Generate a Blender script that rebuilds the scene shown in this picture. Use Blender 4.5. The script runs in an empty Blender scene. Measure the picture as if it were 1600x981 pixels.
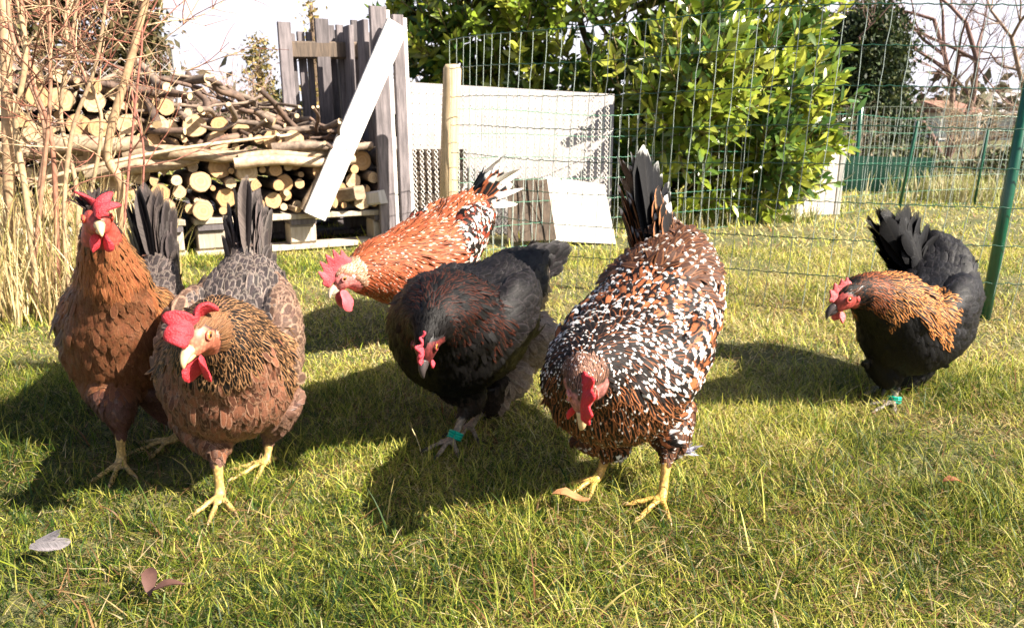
import bpy, bmesh, math, random
import numpy as np
from mathutils import Vector, Matrix
R = random.Random(7)
rng = np.random.default_rng(7)
scn = bpy.context.scene
COL = scn.collection
rad = math.radians

# ------------------------------------------------------------------ camera
F, PITCH, CH = 1180.0, rad(14), 0.48
cam_d = bpy.data.cameras.new("camera"); cam = bpy.data.objects.new("camera", cam_d); COL.objects.link(cam)
cam.location = (0, 0, CH); cam.rotation_euler = (rad(90) - PITCH, 0, 0)
cam_d.sensor_width = 36; cam_d.lens = F / 1600 * 36
cam_d.clip_start = 0.05; cam_d.clip_end = 500
cam_d.dof.use_dof = True; cam_d.dof.focus_distance = 1.0; cam_d.dof.aperture_fstop = 15
scn.camera = cam
# ------------------------------------------------------------------ light
SUN = Vector((1.0, -0.45, 0.90)).normalized()
w = bpy.data.worlds.new("World"); scn.world = w; w.use_nodes = True
wn = w.node_tree; bg = wn.nodes["Background"]
sky = wn.nodes.new("ShaderNodeTexSky"); sky.sky_type = 'NISHITA'; sky.sun_disc = False
sky.sun_elevation = math.asin(SUN.z); sky.sun_rotation = math.atan2(SUN.x, SUN.y)
sky.air_density = 1.0; sky.dust_density = 2.5; sky.ozone_density = 1.0
# haze band added to whiten the low sky, kept low to limit fill
geo = wn.nodes.new("ShaderNodeTexCoord"); sx_ = wn.nodes.new("ShaderNodeSeparateXYZ"); wn.links.new(geo.outputs["Generated"], sx_.inputs[0])
hz = wn.nodes.new("ShaderNodeMapRange"); hz.interpolation_type = 'SMOOTHSTEP'; wn.links.new(sx_.outputs[2], hz.inputs[0])
for i_, v_ in ((1, .15), (2, .24), (3, 1.0), (4, .0)): hz.inputs[i_].default_value = v_
mx_ = wn.nodes.new("ShaderNodeMix"); mx_.data_type = 'RGBA'; wn.links.new(hz.outputs[0], mx_.inputs[0]); wn.links.new(sky.outputs[0], mx_.inputs[6]); mx_.inputs[7].default_value = (6.4, 6.3, 7.0, 1)
wn.links.new(mx_.outputs[2], bg.inputs[0]); bg.inputs[1].default_value = 0.05
sd = bpy.data.lights.new("sun", 'SUN'); sd.energy = 5.0; sd.angle = rad(0.5); sd.color = (1.0, 0.91, 0.78)
so = bpy.data.objects.new("sun", sd); COL.objects.link(so); so.rotation_euler = SUN.to_track_quat('Z', 'Y').to_euler()
scn.view_settings.view_transform = 'Standard'; scn.view_settings.look = 'None'
scn.view_settings.exposure = 1.92; scn.view_settings.gamma = 1
scn.cycles.transparent_max_bounces = 24; scn.cycles.max_bounces = 6; scn.cycles.diffuse_bounces = 2

# ------------------------------------------------------------------ helpers
def A(*v): return np.array(v, float)
def at(px, py, Y):
    x = (px - 800) / F; yv = (490.5 - py) / F
    d = A(x, math.cos(PITCH) + math.sin(PITCH) * yv, -math.sin(PITCH) + math.cos(PITCH) * yv)
    d = d * (Y / d[1]); return A(d[0], d[1], d[2] + CH)
def gnd(px, py):
    a = at(px, py, 1.0); t = CH / (CH - a[2]); return A(a[0] * t, t, 0)
def nrm(v):
    v = np.asarray(v, float); n = np.linalg.norm(v, axis=-1, keepdims=True); return v / np.maximum(n, 1e-9)

class MB:
    def __init__(s): s.v = []; s.f = []; s.m = []; s.c = []; s.n = 0
    def add(s, v, f, m=0, c=None):
        v = np.asarray(v, float).reshape(-1, 3); s.v.append(v)
        s.f += [tuple(int(i) + s.n for i in q) for q in f]; s.m += [m] * len(f)
        c = (1, 1, 1) if c is None else c
        c = np.asarray(c, float); s.c.append(np.broadcast_to(c, (len(v), 3)).copy()); s.n += len(v); return s
    def build(s, name, mats, parent=None, smooth=False, loc=None, rot=None):
        me = bpy.data.meshes.new(name); v = np.vstack(s.v)
        me.from_pydata(v.tolist(), [], s.f)
        for m in (mats if isinstance(mats, (list, tuple)) else [mats]): me.materials.append(m)
        me.polygons.foreach_set("material_index", s.m)
        if smooth: me.polygons.foreach_set("use_smooth", [True] * len(s.f))
        a = me.attributes.new("Col", 'FLOAT_COLOR', 'POINT'); c = np.vstack(s.c)
        a.data.foreach_set("color", np.c_[c, np.ones(len(c))].ravel())
        me.update(); return link(name, me, parent, loc, rot)
def link(name, me, parent=None, loc=None, rot=None):
    o = bpy.data.objects.new(name, me); COL.objects.link(o)
    if loc is not None: o.location = loc
    if rot is not None: o.rotation_euler = rot
    if parent: o.parent = parent
    return o
def tag(o, label=None, cat=None, group=None, kind=None):
    if label: o['label'] = label
    if cat: o['category'] = cat
    if group: o['group'] = group
    if kind: o['kind'] = kind
    return o
def thing(name, label, cat, loc=(0, 0, 0), group=None, rot=None):
    o = bpy.data.objects.new(name, None); COL.objects.link(o); o.location = loc; o.empty_display_size = .05
    if rot: o.rotation_euler = rot
    return tag(o, label, cat, group)
def raw(name, V, faces4, mats, attrs=(), parent=None, smooth=True, tri=None):
    """numpy mesh: V (n,3), faces4 (m,k) one polygon size; attrs: (name, array(n,3))"""
    me = bpy.data.meshes.new(name); V = np.ascontiguousarray(V, np.float32); Fc = np.ascontiguousarray(faces4, np.int32)
    sizes = np.full(len(Fc), Fc.shape[1], np.int32); loops = Fc.ravel()
    if tri is not None and len(tri):
        T = np.ascontiguousarray(tri, np.int32); sizes = np.r_[sizes, np.full(len(T), T.shape[1], np.int32)]; loops = np.r_[loops, T.ravel()]
    me.vertices.add(len(V)); me.vertices.foreach_set("co", V.ravel())
    me.loops.add(len(loops)); me.loops.foreach_set("vertex_index", loops)
    me.polygons.add(len(sizes)); me.polygons.foreach_set("loop_start", np.r_[0, np.cumsum(sizes)[:-1]].astype(np.int32))
    try: me.polygons.foreach_set("loop_total", sizes)
    except Exception: pass
    me.polygons.foreach_set("use_smooth", np.full(len(sizes), smooth))
    for m in (mats if isinstance(mats, (list, tuple)) else [mats]): me.materials.append(m)
    for nm, arr in attrs:
        arr = np.asarray(arr, np.float32)
        a = me.attributes.new(nm, 'FLOAT_VECTOR', 'POINT'); a.data.foreach_set("vector", np.ascontiguousarray(arr).ravel())
    me.update(calc_edges=True); me.validate()
    return link(name, me, parent)

def frame(t, ref=(0, 0, 1)):
    t = nrm(t); r = np.asarray(ref, float)
    if abs(np.dot(t, r)) > .95: r = A(1, 0, 0)
    s = nrm(np.cross(t, r)); return t, s, np.cross(s, t)
def tube(P, rr, n=8, cap=True, squash=1.0, ref=(0, 0, 1)):
    P = np.asarray(P, float); k = len(P); rr = np.broadcast_to(rr, (k,)); V = []
    T = nrm(np.gradient(P, axis=0)) if k > 2 else np.array([nrm(P[1] - P[0])] * 2)
    a = np.arange(n) * 2 * math.pi / n; _, s, u = frame(T[0], ref)
    for i in range(k):
        s = nrm(s - T[i] * np.dot(s, T[i])); u = np.cross(s, T[i])
        V.append(P[i] + rr[i] * (np.outer(np.cos(a), s) + squash * np.outer(np.sin(a), u)))
    f = [(i * n + j, i * n + (j + 1) % n, (i + 1) * n + (j + 1) % n, (i + 1) * n + j) for i in range(k - 1) for j in range(n)]
    V = np.vstack(V)
    if cap: f += [tuple(range(n))[::-1], tuple(range((k - 1) * n, k * n))]
    return V, f
def box(c, sx, sy, sz, M=None, bev=0):
    v = np.array([(x, y, z) for x in (-1, 1) for y in (-1, 1) for z in (-1, 1)], float) * A(sx, sy, sz) / 2
    if M is not None: v = v @ np.asarray(M).T
    return v + np.asarray(c, float), [(0, 1, 3, 2), (4, 6, 7, 5), (0, 4, 5, 1), (2, 3, 7, 6), (0, 2, 6, 4), (1, 5, 7, 3)]
def beam(p, q, w_, t_, ref=(0, 0, 1)):
    """board from p to q; w_ wide along (dir x ref), t_ thick; slightly chamfered section"""
    p = np.asarray(p, float); q = np.asarray(q, float); t, s, u = frame(q - p, ref)
    b = min(w_, t_) * .14; x, y = w_ / 2, t_ / 2
    pr = [(-x + b, -y), (x - b, -y), (x, -y + b), (x, y - b), (x - b, y), (-x + b, y), (-x, y - b), (-x, -y + b)]
    V = []
    for c, sc in ((p, .985), (p + t * .002, 1), (p + (q - p) * .35, 1), (p + (q - p) * .7, 1), (q - t * .002, 1), (q, .985)):
        V += [c + s * a * sc + u * b2 * sc for a, b2 in pr]
    k = 6; f = [(i * 8 + j, i * 8 + (j + 1) % 8, (i + 1) * 8 + (j + 1) % 8, (i + 1) * 8 + j) for i in range(k - 1) for j in range(8)]
    f += [tuple(range(8))[::-1], tuple(range(40, 48))]
    return np.array(V), f
def ellipsoid(c, ax, n=12, m=8):
    """ax: 3x3 rows = scaled axes"""
    V = []; c = np.asarray(c, float)
    for i in range(m + 1):
        th = math.pi * i / m
        for j in range(n):
            ph = 2 * math.pi * j / n
            V.append(c + ax[0] * math.cos(th) + ax[1] * math.sin(th) * math.cos(ph) + ax[2] * math.sin(th) * math.sin(ph))
    f = [(i * n + j, i * n + (j + 1) % n, (i + 1) * n + (j + 1) % n, (i + 1) * n + j) for i in range(m) for j in range(n)]
    return np.array(V), f
def noise2(x, y, seed=0):
    """smooth value noise in 0..1"""
    x = np.asarray(x, float); y = np.asarray(y, float)
    xi = np.floor(x).astype(int); yi = np.floor(y).astype(int); fx = x - xi; fy = y - yi
    fx = fx * fx * (3 - 2 * fx); fy = fy * fy * (3 - 2 * fy)
    def h(a, b):
        q = (a * 374761393 + b * 668265263 + seed * 1442695041) & 0xffffffff
        q = ((q ^ (q >> 13)) * 1274126177) & 0xffffffff
        return ((q ^ (q >> 16)) & 0xffff) / 65535.
    return (h(xi, yi) * (1 - fx) + h(xi + 1, yi) * fx) * (1 - fy) + (h(xi, yi + 1) * (1 - fx) + h(xi + 1, yi + 1) * fx) * fy
def smooth_path(pts, n=6):
    P = [np.asarray(p, float) for p in pts]; P = [2 * P[0] - P[1]] + P + [2 * P[-1] - P[-2]]; out = []
    for i in range(1, len(P) - 2):
        for k in range(n):
            t = k / n
            out.append(.5 * (2 * P[i] + (P[i + 1] - P[i - 1]) * t + (2 * P[i - 1] - 5 * P[i] + 4 * P[i + 1] - P[i + 2]) * t * t + (3 * P[i] - P[i - 1] - 3 * P[i + 1] + P[i + 2]) * t ** 3))
    out.append(P[-2]); return np.array(out)

# ------------------------------------------------------------------ materials
class NT:
    def __init__(s, name):
        s.mat = bpy.data.materials.new(name); s.mat.use_nodes = True; s.nt = s.mat.node_tree
        s.b = s.nt.nodes["Principled BSDF"]; s.out = s.nt.nodes["Material Output"]
    def n(s, t, **k):
        nd = s.nt.nodes.new("ShaderNode" + t)
        for a, v in k.items(): setattr(nd, a, v)
        return nd
    def L(s, a, b): s.nt.links.new(a, b)
    def put(s, inp, v):
        if hasattr(v, 'is_output') or isinstance(v, bpy.types.NodeSocket): s.L(v, inp)
        else: inp.default_value = v
    def attr(s, name, out='Vector'): return s.n("Attribute", attribute_name=name).outputs[out]
    def m(s, op, a, b=0.0, c=0.0):
        nd = s.n("Math", operation=op); s.put(nd.inputs[0], a); s.put(nd.inputs[1], b); s.put(nd.inputs[2], c); return nd.outputs[0]
    def mix(s, f, a, b, mode='MIX'):
        nd = s.n("Mix", data_type='RGBA', blend_type=mode); s.put(nd.inputs[0], f)
        for i, v in ((6, a), (7, b)):
            if isinstance(v, tuple): v = (*v, 1) if len(v) == 3 else v
            s.put(nd.inputs[i], v)
        return nd.outputs[2]
    def mr(s, v, a, b, c=0.0, d=1.0):
        nd = s.n("MapRange", interpolation_type='SMOOTHSTEP'); s.put(nd.inputs[0], v)
        s.put(nd.inputs[1], a); s.put(nd.inputs[2], b); s.put(nd.inputs[3], c); s.put(nd.inputs[4], d); return nd.outputs[0]
    def noise(s, vec, scale, detail=2.0, rough=.5):
        nd = s.n("TexNoise"); nd.inputs["Scale"].default_value = scale; nd.inputs["Detail"].default_value = detail; nd.inputs["Roughness"].default_value = rough
        if vec is not None: s.L(vec, nd.inputs["Vector"])
        return nd.outputs[0]
    def obj(s): return s.n("TexCoord").outputs["Object"]
    def scale(s, vec, sc):
        nd = s.n("Mapping"); s.L(vec, nd.inputs[0]); nd.inputs["Scale"].default_value = sc; return nd.outputs[0]
    def bump(s, h, st, dist=.002):
        nd = s.n("Bump"); nd.inputs["Strength"].default_value = st; nd.inputs["Distance"].default_value = dist
        s.L(h, nd.inputs["Height"]); s.L(nd.outputs[0], s.b.inputs["Normal"])
    def set(s, **k):
        for a, v in k.items():
            s.put(s.b.inputs[a.replace('_', ' ')], (*v, 1) if isinstance(v, tuple) and len(v) == 3 else v)
        return s
    def rand(s): return s.n("ObjectInfo").outputs["Random"]

def m_attr(name, rough=.7, amt=.35, sc=60, bump=.3, bd=.002, sss=0, spec=.3, stretch=None, transl=0):
    t = NT(name); v = t.obj()
    if stretch: v = t.scale(v, stretch)
    nz = t.noise(v, sc, 4, .6); c = t.attr("Col", 'Color')
    col = t.mix(t.mr(nz, .3, .7), t.mix(1.0, c, (1 - amt,) * 3, 'MULTIPLY'), t.mix(1.0, c, (1 + amt * .6,) * 3, 'MULTIPLY'))
    t.set(Base_Color=col, Roughness=rough); t.b.inputs["Specular IOR Level"].default_value = spec
    if bump: t.bump(nz, bump, bd)
    if sss: t.b.inputs["Subsurface Weight"].default_value = sss; t.b.inputs["Subsurface Radius"].default_value = (.012, .004, .002); t.b.inputs["Subsurface Scale"].default_value = .6
    if transl: leafy(t, col, transl)
    return t.mat
def leafy(t, col, k):
    tr = t.n("BsdfTranslucent"); t.put(tr.inputs[0], col); mx = t.n("MixShader"); mx.inputs[0].default_value = k
    t.L(t.b.outputs[0], mx.inputs[1]); t.L(tr.outputs[0], mx.inputs[2]); t.L(mx.outputs[0], t.out.inputs[0])

def m_feather():
    t = NT("feather_vane"); ca, cb, cc = (t.attr(k, 'Color') for k in ('ca', 'cb', 'cc'))
    sp = t.n("SeparateXYZ"); t.L(t.attr('fp'), sp.inputs[0]); fx, fz, fy = sp.outputs
    fuv = t.attr('fuv'); su = t.n("SeparateXYZ"); t.L(fuv, su.inputs[0]); u, v, rd = su.outputs
    au = t.m('ABSOLUTE', u)
    cv = t.n("CombineXYZ"); t.L(t.m('MULTIPLY', u, 1.6), cv.inputs[0]); t.L(t.m('MULTIPLY', v, 3.5), cv.inputs[1]); t.L(t.m('MULTIPLY', rd, 91.), cv.inputs[2])
    n1 = t.m('SUBTRACT', t.noise(cv.outputs[0], 1.6, 3), .5)
    # barbs: run outwards and forwards from the shaft
    fl = t.m('FLOOR', rd); bs = t.m('MULTIPLY_ADD', fl, 60., 26.)
    bv = t.n("CombineXYZ"); t.L(t.m('MULTIPLY', t.m('SUBTRACT', v, t.m('MULTIPLY', au, .22)), bs), bv.inputs[0]); t.L(t.m('MULTIPLY', u, .9), bv.inputs[1]); t.L(t.m('MULTIPLY', rd, 57.), bv.inputs[2])
    barb = t.noise(bv.outputs[0], 1.4, 2)
    def ss(x, e, wd): return t.mr(x, t.m('SUBTRACT', e, wd), t.m('ADD', e, wd))
    e = ss(t.m('ADD', au, t.m('MULTIPLY', n1, .5)), fx, .16)
    b = ss(t.m('ADD', v, t.m('MULTIPLY', n1, .3)), fz, .06)
    tip = ss(t.m('SUBTRACT', t.m('ADD', v, t.m('MULTIPLY', n1, .25)), t.m('MULTIPLY', t.m('MULTIPLY', u, u), .07)), fy, .045)
    col = t.mix(t.m('MAXIMUM', e, b), ca, cb); col = t.mix(tip, col, cc)
    col = t.mix(1.0, col, t.mr(barb, .3, .7, .62, 1.25), 'MULTIPLY')
    sh = t.m('MULTIPLY', t.mr(au, .02, .09, 1., 0.), .28); col = t.mix(sh, col, t.mix(1., t.mix(1., col, (1.7, 1.6, 1.5), 'MULTIPLY'), (.012, .010, .008), 'ADD'))
    t.set(Base_Color=col, Roughness=.55); t.b.inputs["Specular IOR Level"].default_value = .18
    t.b.inputs["Sheen Weight"].default_value = .0; t.b.inputs["Sheen Roughness"].default_value = .4
    t.bump(barb, .35, .0012)
    rag = t.m('ADD', t.m('MAXIMUM', t.m('MULTIPLY', au, .93), v), t.m('MULTIPLY', t.m('SUBTRACT', barb, .5), t.m('MULTIPLY_ADD', fl, -.75, 1.2)))
    al = t.mr(rag, .90, 1.10, 1., 0.); t.L(al, t.b.inputs["Alpha"])
    return t.mat
def m_body():
    t = NT("bird_skin"); c = t.attr("Col", 'Color'); v = t.obj()
    vo = t.n("TexVoronoi"); vo.inputs["Scale"].default_value = 260; t.L(t.scale(v, (1, 1, .8)), vo.inputs["Vector"])
    col = t.mix(1.0, c, t.mr(vo.outputs[0], .1, .75, 1.1, .55), 'MULTIPLY')
    t.set(Base_Color=col, Roughness=.5); t.bump(vo.outputs[0], -.6, .001); return t.mat
M = {}
M['feather'] = m_feather(); M['skin'] = m_body()
def m_comb():
    t = NT("comb_flesh"); v = t.obj(); nz = t.noise(v, 420, 3, .6); big = t.noise(v, 70, 2)
    c = t.attr("Col", 'Color'); col = t.mix(t.mr(big, .3, .7), t.mix(1., c, (.72, .6, .62), 'MULTIPLY'), c)
    t.set(Base_Color=col, Roughness=.5); t.b.inputs["Subsurface Weight"].default_value = .25
    t.b.inputs["Subsurface Radius"].default_value = (.01, .003, .002); t.b.inputs["Subsurface Scale"].default_value = .5
    t.b.inputs['Specular IOR Level'].default_value = .35; t.bump(nz, 1., .0022); return t.mat
M['comb'] = m_comb()
M['horn'] = m_attr("beak_horn", .35, .2, 200, .15, .0005)
M['eye'] = m_attr("eye_gloss", .05, .05, 300, 0, spec=.8)
M['ring'] = m_attr("ring_plastic", .35, .08, 200, 0)
M['grass'] = m_attr("grass_blades", .5, .25, 90, 0, spec=.25, transl=.36)
M['straw'] = m_attr("dry_stems", .6, .3, 60, 0, spec=.3, transl=.2)
M['twig'] = m_attr("twig_bark", .7, .4, 90, .4, .002)
M['wire'] = m_attr("coated_wire", .3, .15, 80, 0, spec=.7)
M['leaf'] = m_attr("laurel_leaf", .28, .25, 25, .2, .004, spec=.6, transl=.3)
M['needle'] = m_attr("conifer_spray", .6, .4, 20, 0, transl=.15)

def m_wood(name, c1, c2, st=(30, 30, 3), sc=3, rough=.8):
    t = NT(name); v = t.obj(); r = t.rand()
    off = t.n("VectorMath", operation='ADD'); t.L(t.scale(v, st), off.inputs[0]); cx = t.n("CombineXYZ"); t.L(t.m('MULTIPLY', r, 40.), cx.inputs[0]); t.L(cx.outputs[0], off.inputs[1])
    g = t.noise(off.outputs[0], sc, 5, .65); b = t.noise(v, 6, 3)
    col = t.mix(t.mr(g, .3, .7), c1, c2); col = t.mix(t.m('MULTIPLY', t.mr(b, .4, .7), .35), col, tuple(x * .5 for x in c1))
    hv = t.n("HueSaturation"); t.L(col, hv.inputs["Color"]); t.L(t.mr(r, 0., 1., .75, 1.25), hv.inputs["Value"])
    t.set(Base_Color=hv.outputs[0], Roughness=rough); t.bump(g, .5, .003); return t.mat
M['oldwood'] = m_wood("weathered_wood", (.070, .060, .064), (.175, .150, .155))
M['darkwood'] = m_wood("dark_wood", (.045, .033, .025), (.12, .085, .06))
M['palewood'] = m_wood("pale_wood", (.32, .26, .20), (.48, .42, .34))
M['post'] = m_wood("peeled_post", (.28, .20, .11), (.42, .32, .20))
M['whitewood'] = m_wood("painted_board", (.44, .42, .40), (.64, .62, .60))
M['bark'] = m_wood("log_bark", (.07, .048, .035), (.24, .175, .13), (14, 3, 14), 3)
M['darkbark'] = m_wood("dark_bark", (.045, .028, .022), (.16, .10, .07), (14, 3, 14), 3)
M['barkpale'] = m_wood("peeled_log", (.24, .16, .10), (.44, .34, .23), (18, 2, 18), 3)
def m_end():
    t = NT("log_end"); v = t.obj(); sp = t.n("SeparateXYZ"); t.L(v, sp.inputs[0])
    d = t.m('SQRT', t.m('ADD', t.m('MULTIPLY', sp.outputs[0], sp.outputs[0]), t.m('MULTIPLY', sp.outputs[2], sp.outputs[2])))
    nz = t.noise(v, 35, 3); ring = t.m('SINE', t.m('MULTIPLY', t.m('ADD', d, t.m('MULTIPLY', nz, .012)), 620.))
    r = t.rand(); base = t.mix(t.mr(r, 0., 1.), (.42, .25, .11), (.50, .38, .24))
    col = t.mix(t.mr(ring, -1., 1., 0., .45), base, t.mix(1., base, (.62, .5, .38), 'MULTIPLY'))
    col = t.mix(t.mr(d, .0, .012, .5, 0.), col, (.28, .16, .08)); col = t.mix(t.mr(nz, .5, .75, 0., .4), col, (.3, .22, .15))
    t.set(Base_Color=col, Roughness=.75); t.bump(nz, .4, .003); return t.mat
M['end'] = m_end()
def m_ground():
    t = NT("lawn_soil"); v = t.obj(); a = t.noise(v, 3, 5, .6); b = t.noise(v, 90, 4, .7)
    far = t.mix(t.mr(a, .35, .65), (.075, .095, .022), (.16, .15, .05)); near = t.mix(t.mr(b, .3, .7), (.022, .02, .008), (.10, .075, .03))
    col = t.mix(.6, near, far); t.set(Base_Color=col, Roughness=.95); t.bump(b, 1., .01); return t.mat
M['ground'] = m_ground()
def m_panel(name, c1, c2, sc=9):
    t = NT(name); v = t.obj(); a = t.noise(v, sc, 5, .6); b = t.noise(v, 120, 3)
    col = t.mix(t.mr(a, .35, .7), c1, c2); t.set(Base_Color=col, Roughness=.7); t.bump(b, .2, .002); return t.mat
M['sheet'] = m_panel("pale_sheet", (.66, .60, .56), (.50, .42, .38))
M['sheetwhite'] = m_panel("white_sheet", (.78, .76, .72), (.66, .62, .55))
M['roof_red'] = m_panel("clay_roof", (.27, .13, .09), (.20, .10, .07))
M['roof_grey'] = m_panel("grey_roof", (.44, .41, .41), (.36, .34, .34))
M['render'] = m_panel("house_render", (.62, .60, .58), (.52, .50, .48), 2)
M['glass'] = m_panel("window_glass", (.04, .05, .06), (.06, .07, .08))
M['netting'] = m_panel("green_netting", (.004, .022, .013), (.007, .03, .02), 20)

# ------------------------------------------------------------------ ground
def ground_h(x, y):
    f = np.clip((np.asarray(y) - .4) / .6, 0, 1)
    return f * ((noise2(np.asarray(x) * 2.2, np.asarray(y) * 2.2, 3) - .5) * .022 + (noise2(np.asarray(x) * 7, np.asarray(y) * 7, 4) - .5) * .008)
xs = np.r_[[-240, -120, -60, -30, -14, -8], np.arange(-5, 5.01, .07), [8, 14, 30, 60, 120, 240]]
ys = np.r_[[-60, -20, -6, -2, -.5], np.arange(0, 8.01, .07), [10, 14, 22, 40, 80, 160, 300]]
GX, GY = np.meshgrid(xs, ys); GZ = ground_h(GX, GY) * (np.abs(GX) < 5.1) * (GY < 8.1) - .004
nx = len(xs); idx = np.arange(len(ys) - 1)[:, None] * nx + np.arange(nx - 1)[None]
g = raw("ground", np.c_[GX.ravel(), GY.ravel(), GZ.ravel()], np.stack([idx, idx + 1, idx + nx + 1, idx + nx], -1).reshape(-1, 4), M['ground'])
g['kind'] = 'structure'

def blades(name, X, Y, L, W, colr, tilt, parent=None, mat='grass', nseg=3, z0=None, curl=1.0):
    """grass blades as tapering bent strips: nseg quads each"""
    n = len(X); th = rng.uniform(0, 2 * math.pi, n); Z = ground_h(X, Y) - .004 if z0 is None else z0
    d = np.c_[np.cos(th), np.sin(th), np.zeros(n)]; side = np.c_[-np.sin(th), np.cos(th), np.zeros(n)]
    tw = rng.uniform(-.9, .9, n)[:, None]; side = side * np.cos(tw) + d * np.sin(tw)
    lean = tilt; bend = rng.uniform(.2, 1.5, n) * curl; V = np.zeros((n, (nseg + 1) * 2, 3)); pos = np.c_[X, Y, Z]
    ang = lean.copy(); wv = np.linspace(1, 0, nseg + 1) ** .6; wv[-1] = .08
    for k in range(nseg + 1):
        V[:, 2 * k] = pos - side * (W * wv[k] / 2)[:, None]; V[:, 2 * k + 1] = pos + side * (W * wv[k] / 2)[:, None]
        st = (L / nseg)[:, None]; pos = pos + st * (d * np.sin(ang)[:, None] + A(0, 0, 1) * np.cos(ang)[:, None]); ang = ang + bend / nseg
        V[:, :, 2] = np.maximum(V[:, :, 2], Z[:, None] + .001)
    b = (np.arange(n) * (nseg + 1) * 2)[:, None]
    q = np.stack([np.concatenate([b + 2 * k, b + 2 * k + 1, b + 2 * k + 3, b + 2 * k + 2], 1) for k in range(nseg)], 1).reshape(-1, 4)
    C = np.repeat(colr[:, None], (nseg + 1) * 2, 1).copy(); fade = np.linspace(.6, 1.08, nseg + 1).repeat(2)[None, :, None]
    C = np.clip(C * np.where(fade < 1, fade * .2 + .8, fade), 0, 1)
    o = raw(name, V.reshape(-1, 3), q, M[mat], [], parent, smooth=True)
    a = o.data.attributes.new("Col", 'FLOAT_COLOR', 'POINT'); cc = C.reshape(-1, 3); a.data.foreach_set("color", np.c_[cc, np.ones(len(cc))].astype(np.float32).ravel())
    return o
PAL = np.array([(.030, .075, .010), (.085, .14, .016), (.26, .31, .03), (.50, .47, .09), (.50, .40, .15), (.60, .50, .26), (.22, .10, .045), (.030, .065, .022)])
def grass_colors(X, Y):
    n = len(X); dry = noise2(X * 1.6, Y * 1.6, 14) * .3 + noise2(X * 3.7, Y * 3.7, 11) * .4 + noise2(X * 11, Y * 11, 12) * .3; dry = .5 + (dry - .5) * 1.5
    dry = dry + np.clip((X + .1) * .2, -.16, .16) + np.clip((Y - 1.35) * .55, -.34, .22)  # dryness lowered near and left, so foreground shade is painted as greener grass
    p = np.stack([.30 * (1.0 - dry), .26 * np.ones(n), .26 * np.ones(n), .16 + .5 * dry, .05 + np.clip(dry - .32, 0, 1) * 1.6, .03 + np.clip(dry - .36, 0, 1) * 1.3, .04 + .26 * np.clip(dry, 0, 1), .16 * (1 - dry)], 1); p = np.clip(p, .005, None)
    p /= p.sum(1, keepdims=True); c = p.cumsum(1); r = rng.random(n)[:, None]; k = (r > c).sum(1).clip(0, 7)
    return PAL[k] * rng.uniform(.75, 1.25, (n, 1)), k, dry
def scatter(n, y0, y1, marg=1.25):
    Y = np.sqrt(rng.uniform(y0 ** 2, y1 ** 2, n)); X = rng.uniform(-1, 1, n) * (Y + .12) * .72 * marg; return X, Y
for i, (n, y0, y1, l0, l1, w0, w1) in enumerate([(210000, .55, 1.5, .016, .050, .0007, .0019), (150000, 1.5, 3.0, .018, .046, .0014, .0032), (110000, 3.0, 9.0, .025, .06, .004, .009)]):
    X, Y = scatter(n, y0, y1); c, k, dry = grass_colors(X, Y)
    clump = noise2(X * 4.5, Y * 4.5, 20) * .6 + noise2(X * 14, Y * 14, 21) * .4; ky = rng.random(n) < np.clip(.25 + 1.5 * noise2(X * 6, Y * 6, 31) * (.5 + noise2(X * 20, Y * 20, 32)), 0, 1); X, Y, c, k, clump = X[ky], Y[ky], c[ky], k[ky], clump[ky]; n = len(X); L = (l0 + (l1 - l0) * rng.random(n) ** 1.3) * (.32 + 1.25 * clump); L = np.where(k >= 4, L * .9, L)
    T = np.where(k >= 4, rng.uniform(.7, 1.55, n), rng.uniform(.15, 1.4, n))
    c = np.clip(c * (1.0, 1.10, 1.22)[i] * (np.clip(.62 + .75 * dry[ky], .58, 1.12)[:, None] if i == 0 else 1.), 0, .72); o = blades("grass", X, Y, L, rng.uniform(w0, w1, n), c, T, nseg=(3, 2, 1)[i])  # near band darkened where dry is low: foreground shade put into blade colour
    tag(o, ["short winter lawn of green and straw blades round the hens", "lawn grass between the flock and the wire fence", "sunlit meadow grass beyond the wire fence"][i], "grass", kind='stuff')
X, Y = scatter(42000, .55, 2.4); n = len(X); th_ = noise2(X * 5, Y * 5, 41) * .6 + noise2(X * 13, Y * 13, 42) * .4; kp = rng.random(n) < np.clip((th_ - .36) * 3.2, .05, 1); X, Y = X[kp], Y[kp]; n = len(X)
c = np.array([(.30, .17, .075), (.42, .30, .14), (.16, .085, .04), (.52, .42, .24)])[rng.integers(0, 4, n)] * rng.uniform(.6, 1.1, (n, 1))
o = blades("thatch", X, Y, rng.uniform(.012, .042, n), rng.uniform(.0008, .0020, n), c, rng.uniform(1.0, 1.55, n), nseg=2, z0=ground_h(X, Y) + rng.uniform(.001, .014, n), curl=.5)
tag(o, "dry brown thatch lying in patches among the green blades", "grass", kind='stuff')
# taller single blades near the camera
X, Y = scatter(1100, .55, 1.9); n = len(X); c, k, _ = grass_colors(X, Y)
o = blades("tall_grass", X, Y, rng.uniform(.035, .07, n), rng.uniform(.0016, .003, n), c, rng.uniform(.1, .9, n), nseg=4)
tag(o, "longer loose grass blades rising out of the lawn", "grass", kind='stuff')

import mathutils.bvhtree, mathutils.noise

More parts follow.
